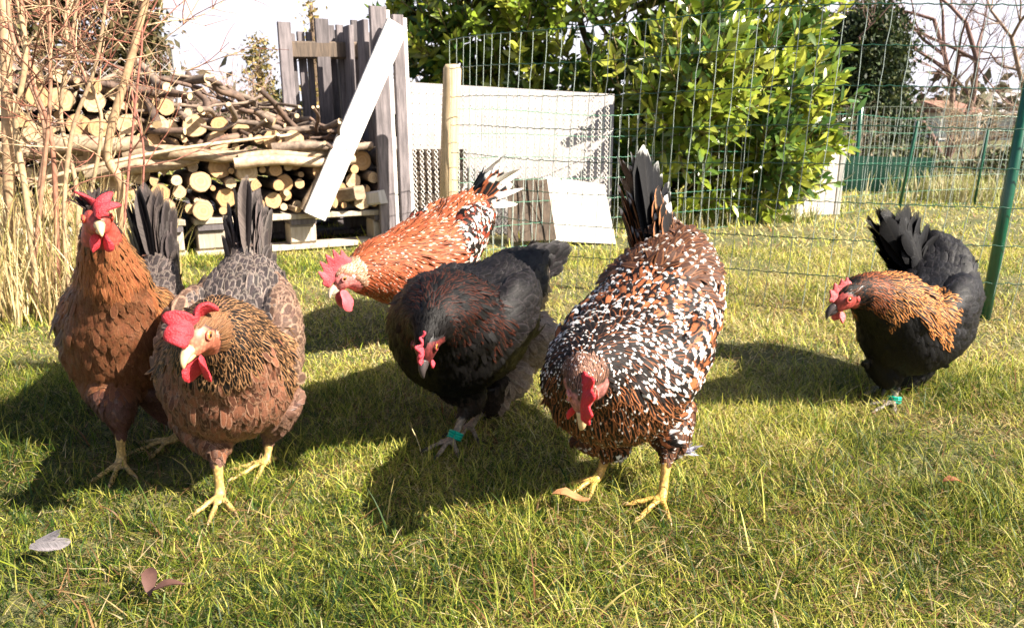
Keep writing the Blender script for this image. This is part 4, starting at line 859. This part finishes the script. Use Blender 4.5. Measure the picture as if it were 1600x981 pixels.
def wire_fence(name, label, path, height, cellw, rows, rv, rh_, cv, ch2, stakes, wob=.004, lean=None, top_bend=0):
    t = thing(name, label, "fence", (path[0][0], path[0][1], 0)); off = A(path[0][0], path[0][1], 0)
    P = smooth_path([A(*p, 0) for p in path], 24); seg = np.r_[0, np.cumsum(np.linalg.norm(np.diff(P, axis=0), axis=1))]; Lt = seg[-1]
    def pt(s, z):
        b_ = A(*[np.interp(s, seg, P[:, k]) for k in range(3)]) - off; sg = .012 * math.sin(s * 4.1) * (z / height) ** 2; ln = lean(s) if lean else (0, 0)
        return b_ + A(ln[0] * z + sg + top_bend * max(0, z - height * .72) * math.sin(s * 3), ln[1] * z, z + .010 * math.sin(s * 5.3 + z * 2) * z / height)
    vs, hs = [], []; n_ = int(Lt / cellw)
    for i in range(n_ + 1):
        s = i * cellw; vs.append(np.array([pt(s + R.gauss(0, .0012), z) for z in np.linspace(-.01, height, rows * 2 + 1)]))
    for j in range(rows + 1):
        z = height * j / rows; m_ = n_ * 4; hs.append(np.array([pt(s, z) + EZ * (wob * (1 if i % 4 == 0 else -.2)) * .5 + EZ * R.gauss(0, .0004) for i, s in enumerate(np.linspace(0, Lt, m_ + 1))]))
    v, f = strips(vs, rv, 4); o = MB().add(v, f, 0, cv).build("upright_wires", M['wire'], t, smooth=True); o['kind'] = 'stuff'
    v, f = strips(hs[:-1], rh_, 4); o = MB().add(v, f, 0, ch2).build("cross_wires", M['wire'], t, smooth=True); o['kind'] = 'stuff'
    v, f = strips(hs[-1:], rh_ * 1.2, 5); MB().add(v, f, 0, ch2).build("top_wire", M['wire'], t, smooth=True)
    for (p, q, r) in stakes:
        v, f = tube([np.asarray(p) - off - EZ * .04, (np.asarray(p) + q) / 2 - off, np.asarray(q) - off, np.asarray(q) - off + EZ * .004], [r, r, r, r * .6], 12); MB().add(v, f, 0, (.0, .07, .035)).build("stake", M['wire'], t, smooth=True)
    return t
wire_fence("wire_fence", "tall green wire fence close behind the hens with its stake leaning at right", [(-.22, 2.80), (.02, 2.38), (.45, 2.14), (.88, 1.93), (1.22, 1.86), (1.75, 1.80), (2.4, 1.75)], .76, .05, 8, .0010, .0013, (.30, .36, .32), (.01, .06, .035),  # uprights coloured pale to paint the sun glint on the green wire
    [(gnd(1537, 499), at(1611, 120, 1.90), .0135)], lean=lambda s: (.06 * min(1, s), .0))
wire_fence("low_wire_fence", "low green wire fence with upright stakes running back past the laurel", [(-.20, 2.90), (.25, 3.22), (.60, 3.42), (1.22, 3.80), (1.9, 4.3), (2.6, 4.75), (3.4, 4.9), (4.3, 5.0)], .53, .05, 6, .0013, .0014, (.42, .46, .42), (.03, .16, .09),
    [(gnd(1182, 350), gnd(1182, 350) + A(.003, 0, .56), .009), (gnd(1404, 326), gnd(1404, 326) + A(.05, 0, .50), .009), (gnd(1522, 318), gnd(1522, 318) + A(.02, 0, .45), .008)])
wire_fence("far_wire_fence", "grey green wire fence in front of the far shrubs", [(1.9, 6.6), (3.0, 6.5), (4.6, 6.3), (6.5, 6.0)], .62, .05, 6, .002, .002, (.26, .26, .23), (.14, .17, .13), [(A(2.9, 6.5, 0), A(2.9, 6.5, .66), .02), (A(4.4, 6.33, 0), A(4.4, 6.33, .66), .02)])
for k in range(4): v, f = beam((-.56, 3.325 + .006 * k, .05 + .095 * k), (-.17 - .01 * k, 3.36 + .006 * k, .05 + .095 * k), .09, .022, A(0, 1, 0)); tag(MB().add(v, f).build("plank", M['darkwood']), ["lowest", "second lowest", "third", "topmost"][k] + " brown plank of the low stack behind the diamond netting", "plank", "brown planks behind the netting")
t = thing("old_door", "old pale door panel with white frame standing beside the laurel", "door panel", tuple(gnd(1275, 335)))
b0 = gnd(1275, 335); dx = nrm(A(1, .15, 0))
sheet("panel", [dx * -.115 + EZ * .0, dx * .11, dx * .115 + EZ * .36, dx * -.095 + EZ * .37], .015, 'sheet', None, None, t)
for p, q in ((dx * -.12 - A(0, .012, 0), dx * -.10 + EZ * .38 - A(0, .012, 0)), (dx * .115 - A(0, .012, 0), dx * .12 + EZ * .37 - A(0, .012, 0)), (dx * -.10 + EZ * .372 - A(0, .014, 0), dx * .12 + EZ * .362 - A(0, .014, 0))):
    v, f = beam(p, q, .03, .02, A(0, 1, 0)); MB().add(v, f).build("frame_rail", M['whitewood'], t)
corrug("shade_netting", (2.1, 5.75, 0), (3.1, 5.65, 0), .0, (.27, .25), 'netting', "low dark green shade netting strung along the far fence", "netting", .01, .3)
v, f = ellipsoid(gnd(1228, 337) + A(0, .05, -.005), [A(.16, 0, 0), A(0, .11, 0), A(0, 0, .022)], 12, 6); v += rng.normal(0, .004, v.shape); tag(MB().add(v, f).build("stone_slab", M['sheetwhite']), "flat pale stone slab lying on the lawn at the laurel foot", "stone")

# ------------------------------------------------------------------ laurel
def leaf_template(L_=1., W_=.36, fold=.10, droop=.12):
    ts = [0, .12, .35, .6, .82, 1.0]; ws = [.06, .55, 1., .92, .55, .02]; V = []
    for t_, w_ in zip(ts, ws): V += [(t_ * L_, -W_ / 2 * w_, fold * w_ * W_ - droop * t_ ** 2 * L_), (t_ * L_, 0, -droop * t_ ** 2 * L_), (t_ * L_, W_ / 2 * w_, fold * w_ * W_ - droop * t_ ** 2 * L_)]
    F_ = []
    for i in range(5): a_ = i * 3; F_ += [(a_, a_ + 3, a_ + 4, a_ + 1), (a_ + 1, a_ + 4, a_ + 5, a_ + 2)]
    return np.array(V), np.array(F_)
def leaves_mesh(name, P, D, N, S, Cl, mat, parent, tmpl):
    TV, TF = tmpl; n = len(P); D = nrm(D); Y_ = nrm(np.cross(N, D)); N = np.cross(D, Y_)
    V = P[:, None] + S[:, None, None] * (TV[None, :, :1] * D[:, None] + TV[None, :, 1:2] * Y_[:, None] + TV[None, :, 2:] * N[:, None]); q = (TF[None] + (np.arange(n) * len(TV))[:, None, None]).reshape(-1, TF.shape[1])
    o = raw(name, V.reshape(-1, 3), q, M[mat], [], parent); c = np.repeat(Cl, len(TV), 0); a_ = o.data.attributes.new("Col", 'FLOAT_COLOR', 'POINT'); a_.data.foreach_set("color", np.c_[c, np.ones(len(c))].astype(np.float32).ravel()); return o
lau = thing("laurel_bush", "big cherry laurel bush with glossy yellow green leaves behind the low fence", "bush", (.75, 4.5, 0)); lo_ = A(.75, 4.5, 0)
blobs = [(.70, 4.75, .95, .90, .80, .95), (.10, 4.7, 1.15, .80, .65, .62), (1.20, 4.5, 1.0, .44, .55, .80), (.95, 4.15, .45, .58, .45, .50), (1.30, 4.2, .45, .36, .4, .48), (-.25, 4.6, .95, .42, .4, .28), (.82, 3.60, .62, .16, .14, .26), (1.26, 4.5, 1.6, .36, .5, .5), (.6, 4.7, 1.7, .9, .6, .5)]
Pp, Dd, Nn_, Ss, Cc, stems = [], [], [], [], [], []
for i in range(1900):
    b_ = blobs[int(R.choices(range(9), [3, 1.8, 1.9, 1.7, 1.2, .8, .7, 1.2, 1.2])[0])]; d = nrm(rng.normal(size=3)); d[1] = -abs(d[1]) if R.random() < .75 else d[1]
    rr_ = R.uniform(.72, 1.06); p = A(*b_[:3]) + d * A(*b_[3:]) * rr_
    if p[2] < .05: continue
    d = nrm(d * .8 + A(.15, -.25, .65) + rng.normal(0, .25, 3)); ln = R.uniform(.12, .22); p1 = p + d * ln; stems.append(np.array([p - d * .12, p, p1]))
    base = A(*R.choice([(.15, .21, .02), (.24, .29, .03), (.08, .14, .025), (.04, .09, .02), (.34, .36, .05)])) * R.uniform(.8, 1.15)
    m_ = R.randint(7, 11); _, sx, ux = frame(d)
    for k in range(m_):
        t_ = .1 + .9 * k / m_; a_ = k * 2.4 + R.uniform(-.4, .4); rdl = sx * math.cos(a_) + ux * math.sin(a_); ld = nrm(rdl * (1.0 - .55 * t_) + d * (.35 + .7 * t_) + rng.normal(0, .12, 3)); Pp.append(p + d * ln * t_); Dd.append(ld); Nn_.append(nrm(d - ld * np.dot(d, ld) + rng.normal(0, .25, 3))); Ss.append(R.uniform(.072, .118) * (1.05 - .25 * t_)); Cc.append(np.clip(base * R.uniform(.8, 1.2) * (1 + .25 * t_), 0, 1))
Pp, Dd, Nn_, Ss, Cc = map(np.array, (Pp, Dd, Nn_, Ss, Cc)); tm = leaf_template()
score = Ss / np.maximum(Pp[:, 1], 2) - (Pp[:, 1] - 3.4) * .004; big = np.argsort(-score)[:300]; mask = np.ones(len(Pp), bool); mask[big] = False
protos = []
for c in ((.21, .27, .03), (.12, .19, .03), (.28, .31, .05), (.16, .23, .03)):
    o = leaves_mesh("leaf", np.zeros((1, 3)), A(1, 0, 0)[None], A(0, 0, 1)[None], np.ones(1), np.array([c]), 'leaf', None, tm); protos.append(o.data); bpy.data.objects.remove(o)
for i in big:
    o = link("leaf", R.choice(protos), lau); d = nrm(Dd[i]); y = nrm(np.cross(Nn_[i], d)); z = np.cross(d, y)
    o.matrix_local = Matrix.Translation(Vector(Pp[i] - lo_)) @ Matrix(((d[0], y[0], z[0]), (d[1], y[1], z[1]), (d[2], y[2], z[2]))).to_4x4() @ Matrix.Scale(float(Ss[i]), 4)
o = leaves_mesh("leaf_mass", Pp[mask] - lo_, Dd[mask], Nn_[mask], Ss[mask], Cc[mask], 'leaf', lau, tm); o['kind'] = 'stuff'
v, f = strips([s_ - lo_ for s_ in stems], .004, 5); o = MB().add(v, f, 0, (.20, .16, .07)).build("shoots", M['twig'], lau, smooth=True); o['kind'] = 'stuff'
for i in range(16):
    b_ = R.choice(blobs); e = A(*b_[:3]) + nrm(rng.normal(size=3)) * A(*b_[3:]) * .85; r0 = A(R.uniform(.4, 1.1), R.uniform(4.4, 4.9), 0); mid = (r0 + e) / 2 + rng.normal(0, .08, 3); v, f = tube(smooth_path([r0, mid, e], 5), np.linspace(.03, .007, 11), 8); MB().add(v - lo_, f, 0, (.11, .075, .045)).build("branch", M['twig'], lau, smooth=True)

# ------------------------------------------------------------------ trees and shrubs
def spray_crown(name, parent, off, pts, size, cols, mat='needle', dirf=None, elong=2.2):
    n = len(pts); D = nrm(rng.normal(size=(n, 3)) + (0 if dirf is None else dirf)); N = nrm(rng.normal(size=(n, 3))); S = rng.uniform(.6, 1.4, n) * size; c = np.array(cols)[rng.integers(0, len(cols), n)] * rng.uniform(.7, 1.3, (n, 1))
    TV = np.array([(0, 0, 0), (.45, -.5 / elong, .05), (1, 0, -.1), (.45, .5 / elong, .05)]); TF = np.array([(0, 1, 2, 3)])
    o = leaves_mesh(name, np.asarray(pts) - off, D, N, S, np.clip(c, 0, 1), mat, parent, (TV, TF)); o['kind'] = 'stuff'; return o
def conifer(label, x, y, h, r, cols, n, trunk_c, bare=0.0, size=.11, group=None, columnar=True):
    off = A(x, y, 0); t = thing("conifer", label, "tree", (x, y, 0), group); P = []
    nl = int(n / 45)
    for i in range(nl):
        z = h * (.04 + .94 * R.random() ** .85); k = z / h; R_ = r * ((1 - k) ** (.45 if columnar else .9) * (.8 + .2 * math.sin(k * 9))) ; a_ = R.uniform(0, 2 * math.pi); cpt = A(x, y, z) + A(math.cos(a_), math.sin(a_), 0) * R_ * R.uniform(.65, 1.0)
        if R.random() < bare: continue
        P.append(cpt + rng.normal(size=(45, 3)) * A(.11, .11, .13) * (r / .6) ** .5)
    P = np.vstack(P); P = P[P[:, 2] > .05]
    spray_crown("crown", t, off, P, size, cols, dirf=A(0, 0, .9) if columnar else A(0, 0, -.3))
    v, f = tube([A(0, 0, 0), A(.02, 0, h * .5), A(0, .02, h * .97)], [.09, .06, .012], 8); MB().add(v, f, 0, trunk_c).build("trunk", M['twig'], t, smooth=True); return t
DK = [(.025, .045, .015), (.045, .070, .022), (.018, .032, .014), (.09, .105, .03)]
conifer("dense dark green columnar thuja behind the wire fences", 3.66, 8.2, 1.50, .58, DK, 46000, (.06, .04, .03), size=.055)
BR = [(.16, .10, .06), (.22, .15, .09), (.10, .09, .035), (.13, .12, .045)]
for i, (x, y, h, r, lab) in enumerate([(-6.3, 9.0, 3.4, 1.5, "brown green spruce at the far left behind the canes"), (-4.9, 8.4, 3.3, 1.15, "brownish larch between the far left spruce and the ivy tree"), (-3.85, 8.2, 3.3, .42, "narrow dark ivy clad tree above the woodpile")]):
    conifer(lab, x, y, h, r, BR if i < 2 else [(.06, .055, .025), (.10, .08, .035), (.14, .12, .05)], 16000 if i < 2 else 9000, (.10, .06, .04), .25 if i < 2 else 0, .09, None, False)
conifer("small golden olive tree behind the upright pallet", -2.66, 8.3, 1.27, .26, [(.22, .17, .05), (.28, .2, .07), (.13, .12, .04)], 2600, (.12, .08, .05), 0, .05, None, False)
conifer("small golden shrub top showing over the upright pallet", -2.05, 8.2, 1.75, .17, [(.26, .2, .06), (.3, .22, .08)], 900, (.12, .08, .05), .1, .05, None, False)
conifer("golden brown shrub between pallet and laurel", -1.05, 7.6, .95, .26, [(.24, .18, .06), (.2, .15, .05), (.12, .12, .04)], 1800, (.12, .08, .05), 0, .05, None, False)
def twig_tree(name, label, cat, base, h, n_main, depth, spread, r0, c, seed, group=None, up=.5, droop=0):
    q = random.Random(seed); t = thing(name, label, cat, tuple(base), group); V, F_, o_ = [], [], 0; mains = []
    def grow(p, d, ln, r, lv):
        nonlocal o_
        pts = [p]; dd = d
        for _ in range(4): dd = nrm(dd + np.array([q.gauss(0, .12) for _ in range(3)]) + EZ * (.04 * up - droop * .05)); pts.append(pts[-1] + dd * ln / 4)
        v, f = tube(np.array(pts), np.linspace(r, r * .55, 5), (8, 5, 4, 3, 3)[lv], cap=False)
        if lv == 0: MB().add(v, f, 0, c).build("limb", M['twig'], t, smooth=True)
        else: V.append(v); F_.extend(tuple(i + o_ for i in x) for x in f); o_ += len(v)
        if lv < depth:
            for k in range(q.randint(4, 5)):
                i = q.randint(1, 4); nd_ = nrm(dd + np.array([q.gauss(0, spread) for _ in range(3)])); grow(pts[i], nd_, ln * q.uniform(.45, .75), max(r * .5, .0022 if h > 2 else .0011), lv + 1)
    for _ in range(n_main):
        a_ = q.uniform(0, 6.28); grow(A(q.gauss(0, .03), q.gauss(0, .03), 0) * (n_main > 1), nrm(A(math.cos(a_) * q.uniform(.1, .5), math.sin(a_) * q.uniform(.1, .5), 1)), h * q.uniform(.55, .8), r0 * q.uniform(.6, 1), 0)
    if V: o = MB().add(np.vstack(V), F_, 0, c).build("twigs", M['twig'], t, smooth=True); o['kind'] = 'stuff'
    return t
twig_tree("bare_tree", "bare leafless tree right of the dark thuja", "tree", (4.75, 8.4, 0), 2.6, 3, 4, .55, .05, (.20, .12, .10), 5)
twig_tree("bare_tree", "bare leafless tree at the far right behind the fence", "tree", (6.3, 9.2, 0), 2.3, 3, 4, .5, .04, (.26, .18, .13), 9)
for i, (x, y, h) in enumerate([(4.3, 7.2, .8), (5.2, 7.4, .95), (5.9, 7.0, .75), (3.3, 7.6, .6), (6.6, 7.8, 1.1)]):
    twig_tree("bare_shrub", ["bare brown shrub under the bare tree right of the thuja", "bare brown shrub between the two bare trees", "bare brown shrub in front of the white house", "smallest bare shrub at the foot of the dark thuja", "tallest bare shrub at the far right edge"][i], "shrub", (x, y, 0), h, 7, 3, .7, .012, (.34, .26, .17), 30 + i, "bare shrubs behind the far fence")
for i, (x, y, h, c) in enumerate([(-3.6, 5.6, 1.1, (.34, .22, .18)), (-3.0, 6.2, 1.0, (.36, .24, .20)), (-2.5, 6.6, .9, (.36, .24, .20)), (-4.6, 6.2, 1.3, (.3, .2, .15)), (-5.2, 5.6, 1.3, (.3, .2, .15))]):
    twig_tree("bare_shrub", ["pinkish twiggy shrub left of the golden olive tree", "pinkish twiggy shrub in front of the golden olive tree", "pinkish twiggy shrub beside the upright grey pallet", "brown twiggy shrub under the ivy tree", "brown twiggy shrub at the far left behind the canes"][i], "shrub", (x, y, 0), h, 7, 3, .6, .009, c, 50 + i, "bare shrubs behind the woodpile")
for i, (x, y, r, h) in enumerate([(3.5, 6.9, .5, .34), (4.6, 7.0, .5, .3), (5.6, 6.6, .6, .32), (2.6, 7.4, .6, .4), (1.2, 8.5, 1.2, .6), (6.8, 7.6, .9, .5)]):
    n = 2200; d = nrm(rng.normal(size=(n, 3))); d[:, 2] = np.abs(d[:, 2]); P = A(x, y, 0) + d * A(r, r * .6, h) * rng.uniform(.6, 1, (n, 1)); t = thing("low_shrub", ["low green shrub right of the pale tall grass tuft", "low green shrub behind the second far fence stake", "low green shrub in front of the white house", "low green shrub behind the dark green netting", "wide low shrub hidden behind the laurel", "low green shrub at the far right edge"][i], "shrub", (x, y, 0), "low shrubs along the far fence")
    spray_crown("foliage", t, A(x, y, 0), P, .05, [(.07, .09, .03), (.12, .13, .05), (.18, .14, .08), (.04, .06, .02)])
# far hedge closes the horizon
n = 9000; X = rng.uniform(-26, 26, n); P = np.c_[X, 27 + rng.normal(0, .5, n), np.abs(rng.normal(0, .8, n)) * (.7 + .5 * noise2(X * .4, X * 0, 9))]
o = spray_crown("far_hedge", None, A(0, 0, 0), P, .5, [(.10, .09, .05), (.15, .11, .07), (.07, .08, .035)]); tag(o, "brown green hedge along the far end of the gardens", "hedge", kind='stuff')

# houses far right
def house(label, x, y, w_, d_, hz, rz, wall, roof, ang):
    t = thing("house", label, "house", (x, y, 0), rot=(0, 0, ang)); v, f = box((0, 0, hz / 2), w_, d_, hz); gv = np.array([(-w_ / 2, -d_ / 2, hz), (-w_ / 2, d_ / 2, hz), (-w_ / 2, 0, rz - .05), (w_ / 2, -d_ / 2, hz), (w_ / 2, d_ / 2, hz), (w_ / 2, 0, rz - .05)]); MB().add(v, f).add(gv, [(0, 2, 1), (3, 4, 5)]).build("wall", M[wall], t)
    V = np.array([(-w_ / 2 - .2, -d_ / 2 - .2, hz), (w_ / 2 + .2, -d_ / 2 - .2, hz), (w_ / 2 + .2, d_ / 2 + .2, hz), (-w_ / 2 - .2, d_ / 2 + .2, hz), (-w_ / 2 - .2, 0, rz), (w_ / 2 + .2, 0, rz)]) + A(0, 0, .004)
    V = np.vstack([V, V + A(0, 0, .08)]); F_ = [(6, 7, 11, 10), (8, 9, 10, 11), (9, 6, 10), (7, 8, 11), (0, 1, 7, 6), (1, 2, 8, 7), (2, 3, 9, 8), (3, 0, 6, 9), (0, 4, 5, 1), (2, 5, 4, 3), (0, 3, 4), (1, 5, 2)]; rf = MB().add(V, F_).build("roof", M[roof], t)
    v, f = box((w_ * .2, .3, rz + .02), .05 * w_, .05 * w_, .3); MB().add(v, f).build("chimney", M['roof_red'], rf)
    for k in range(3):
        wx = -w_ * .3 + k * w_ * .3; v, f = box((wx, -d_ / 2 - .03, hz * .55), .9, .08, .8); wn_ = MB().add(v, f).build("window", M['whitewood'], t); v, f = box((wx, -d_ / 2 - .075, hz * .55), .76, .03, .66); MB().add(v, f).build("pane", M['glass'], wn_)
    return t
house("distant white house with grey roof at the far right edge", 20.5, 28, 8, 5, .85, 1.6, 'render', 'roof_grey', -.25)
house("distant small house with orange clay roof behind the bare tree", 13.3, 24.5, .8, 2.0, .85, 1.15, 'render', 'roof_red', .2)

# chain link behind the pile
ch_t = thing("chain_link_fence", "grey chain link fence rising behind the woodpile", "fence", (-3.4, 3.0, 0)); paths = []
q0, q1 = A(0, 0, 0), A(1.75, .9, 0); L_ = np.linalg.norm(q1); dr = q1 / L_; cw = .075; nr_ = 22
for i in range(int(L_ / cw) + nr_):
    for sg in (1, -1):
        P = []
        for j in range(nr_ + 1):
            s = (i * cw + sg * j * cw / 2) - (nr_ * cw / 2 if sg > 0 else 0)
            if 0 <= s <= L_: P.append(dr * s + EZ * (j * .036 + .0))
        if len(P) > 2: paths.append(np.array(P))
v, f = strips(paths, .0016, 4); o = MB().add(v, f, 0, (.42, .38, .36)).build("mesh", M['wire'], ch_t); o['kind'] = 'stuff'
for k in (0., .5, 1.): v, f = tube([q1 * k, q1 * k + EZ * .4, q1 * k + EZ * .84], [.018] * 3, 10); MB().add(v, f, 0, (.4, .38, .36)).build("fence_pole", M['wire'], ch_t, smooth=True)

# canes and twigs at the left
sh = thing("cane_shrub", "bare tan cane shrub with fine red twigs standing at the left edge", "shrub", (-1.25, 2.0, 0)); so_ = A(-1.25, 2.0, 0); tw_p, tw_r = [], []
canes = [((168, 430, 2.15), (190, 300, 2.12), (168, 235, 2.1), (205, 90, 2.1), (238, -40, 2.1), .013, (.50, .34, .20)), ((100, 480, 2.0), (62, 330, 2.0), (70, 200, 2.0), (20, 60, 2.0), (10, -40, 2.0), .007, (.40, .24, .16)), ((120, 470, 2.1), (120, 300, 2.1), (95, 180, 2.1), (112, 60, 2.1), (128, -40, 2.1), .006, (.46, .32, .2)),
         ((90, 470, 1.95), (82, 230, 1.95), (52, 130, 1.95), (35, 20, 1.95), (30, -40, 1.95), .006, (.36, .17, .11)), ((60, 480, 1.9), (40, 300, 1.9), (25, 200, 1.9), (40, 80, 1.9), (20, -30, 1.9), .008, (.48, .34, .2)), ((150, 450, 2.2), (140, 330, 2.2), (158, 180, 2.2), (105, 60, 2.2), (110, -30, 2.2), .006, (.5, .36, .22)),
         ((180, 400, 2.1), (198, 300, 2.1), (215, 130, 2.1), (222, 60, 2.1), (218, -30, 2.1), .0035, (.4, .16, .12)), ((40, 470, 1.9), (75, 200, 1.9), (78, 90, 1.9), (75, 0, 1.9), (60, -30, 1.9), .005, (.40, .22, .14)), ((110, 470, 1.95), (100, 350, 1.95), (112, 210, 1.95), (150, 100, 1.95), (170, -30, 1.95), .006, (.46, .32, .2)), ((200, 420, 2.2), (225, 250, 2.2), (205, 130, 2.2), (228, 40, 2.2), (262, -30, 2.2), .003, (.4, .16, .12))]
for row in canes:
    P = [at(*p) for p in row[:5]]; P[0] = A(P[0][0], P[0][1], 0); Ps = smooth_path(P, 6); r = row[5]; v, f = tube(Ps, np.linspace(r * 1.1, r * .65, len(Ps)) * rng.uniform(.93, 1.08, len(Ps)), 8); MB().add(v - so_, f, 0, row[6]).build("cane", M['straw'], sh, smooth=True)
    def tw(p, d, ln, r_, lv):
        pts = [p]; dd = d
        for _ in range(4): dd = nrm(dd + rng.normal(0, .13, 3)); pts.append(pts[-1] + dd * ln / 4)
        tw_p.append((np.array(pts) - so_, r_))
        if lv < 2:
            for _ in range(R.randint(2, 4)): tw(pts[R.randint(1, 4)], nrm(dd + rng.normal(0, .55, 3)), ln * R.uniform(.4, .7), r_ * .7, lv + 1)
    for _ in range(7 if r > .005 else 4):
        i = R.randint(8, len(Ps) - 2); tw(Ps[i], nrm(A(R.gauss(0, .7), R.gauss(0, .4), R.uniform(.1, .9))), R.uniform(.15, .38), .0022, 0)
V, F_, Cv, o_ = [], [], [], 0
for P, r_ in tw_p:
    v, f = tube(P, np.linspace(r_, r_ * .5, len(P)), 5, cap=False); V.append(v); F_ += [tuple(i + o_ for i in q) for q in f]; o_ += len(v); Cv.append(np.tile(R.choice([(.24, .09, .06), (.36, .22, .13), (.42, .30, .18), (.20, .09, .06)]), (len(v), 1)))
o = MB().add(np.vstack(V), F_, 0, np.vstack(Cv)).build("twigs", M['twig'], sh, smooth=True); o['kind'] = 'stuff'
v, f = tube([gnd(18, 470), at(14, 300, 2.06), at(10, 120, 2.06), at(8, -60, 2.06)], [.0155, .015, .014, .013], 10); tag(MB().add(v, f, 0, (.48, .32, .19)).build("garden_stake", M['straw'], smooth=True), "thick straight tan garden stake at the left edge", "stake")
# tall straw
n = 1500; X = rng.uniform(-1.75, -1.02, n); Y = 1.78 + rng.random(n) * .55 + (X + 1.0) * -.05; c = np.array([(.52, .42, .22), (.60, .50, .28), (.40, .28, .13), (.48, .36, .16), (.30, .28, .08)])[rng.integers(0, 5, n)] * rng.uniform(.8, 1.15, (n, 1))
o = blades("dry_tall_grass", X, Y, rng.uniform(.10, .40, n) * (1.15 - .5 * np.abs(X + 1.4)), rng.uniform(.0025, .005, n), c, rng.uniform(0, .35, n), mat='straw', nseg=4, curl=.5); tag(o, "tall dry straw grass round the canes", "dry grass", kind='stuff')
n = 700; X = rng.normal(3.0, .22, n); Y = rng.normal(5.1, .15, n); c = np.array([(.52, .45, .26), (.45, .42, .2), (.34, .36, .1)])[rng.integers(0, 3, n)]
o = blades("tall_grass", X, Y, rng.uniform(.10, .24, n), rng.uniform(.005, .01, n), c, rng.uniform(0, .5, n), mat='straw', curl=.6); tag(o, "pale tall grass tuft beyond the low fence at right", "grass", kind='stuff')
n = 900; X = rng.uniform(.3, 1.6, n); Y = 3.55 + (X - .3) * .25 + rng.random(n) * .15; c = np.array([(.5, .42, .22), (.38, .36, .14), (.2, .26, .05)])[rng.integers(0, 3, n)]
o = blades("tall_grass", X, Y, rng.uniform(.05, .12, n), rng.uniform(.004, .007, n), c, rng.uniform(0, .6, n), mat='straw', curl=.6); tag(o, "straw coloured long grass at the foot of the laurel", "grass", kind='stuff')

# ------------------------------------------------------------------ small things on the lawn
def dead_leaf(px, py, ang, L_, c, lab, cat="leaf", pitch=.1, lift=.022):
    v, f = leaf_template(L_, .42, .12, -.03); v = v * A(1, L_, L_); v[:, 2] += .004 * np.sin(v[:, 0] * 120); o_ = [tuple(x) for x in f]; mb = MB().add(v, o_, 0, c); mb.add(v[:, :] - A(0, 0, .0008), [x[::-1] for x in o_], 0, np.asarray(c) * .8)
    p = gnd(px, py); o = mb.build("fallen_leaf" if cat == "leaf" else "loose_feather", M['straw'], None, True, tuple(p + EZ * lift), (0, pitch, ang)); return tag(o, lab, cat)
dead_leaf(862, 800, -.05, .050, (.40, .20, .09), "brown fallen leaf in front of the speckled hen's foot", lift=.026)
dead_leaf(240, 925, -1.2, .036, (.10, .05, .04), "dark curled dead leaf at the bottom left in the grass", pitch=.3, lift=.03)
dead_leaf(1470, 775, .1, .036, (.24, .08, .04), "reddish dead leaf lying in the grass at lower right")
dead_leaf(245, 962, 0.6, .030, (.10, .05, .04), "small dark dead leaf beside the curled one, bottom left", lift=.03)
def down_feather(px, py, c, lab, n=60, L_=.02, ang=0., spread=.9):
    p = gnd(px, py); t = thing("loose_feather", lab, "feather", tuple(p + EZ * .035)); P = rng.normal(0, .006, (n, 3)) * A(1.6, .8, .4); D = np.c_[np.cos(ang + rng.normal(0, spread, n)), np.sin(ang + rng.normal(0, spread, n)), rng.normal(.15, .3, n)]
    cl = np.tile(np.asarray(c), (n, 1)) * rng.uniform(.5, 1.3, (n, 1)); o = feather_mesh("barbs", P, D, np.tile(A(0, 0, 1), (n, 1)), rng.uniform(.5, 1, n) * L_, rng.uniform(.003, .006, n), .1, .1, .1, cl, cl, cl, np.tile(A(3, 3, 3), (n, 1)), t, 'hackle'); return t
p = gnd(52, 884); t = thing("loose_feather", "pale grey moulted feather lying in the grass at lower left", "feather", tuple(p + EZ * .026))
cl = [np.array([c]) for c in ((.12, .11, .115), (.18, .16, .17), (.2, .18, .185), (.6, NO, .9))]
feather_mesh("vane", A(0, 0, 0)[None], A(1, .15, .12)[None], A(0, -.5, .9)[None], np.array([.042]), .017, .05, .3, -.25, *cl, t, 'round')
feather_mesh("vane", A(.004, .004, .002)[None], A(1, .35, .2)[None], A(0, -.6, .8)[None], np.array([.030]), .012, .1, .3, .25, *cl, t, 'round')
down_feather(1062, 738, (.35, .34, .42), "tuft of blue grey down beside the speckled hen")
down_feather(372, 702, (.62, .6, .58), "white down tuft under the front brown hen", 40)
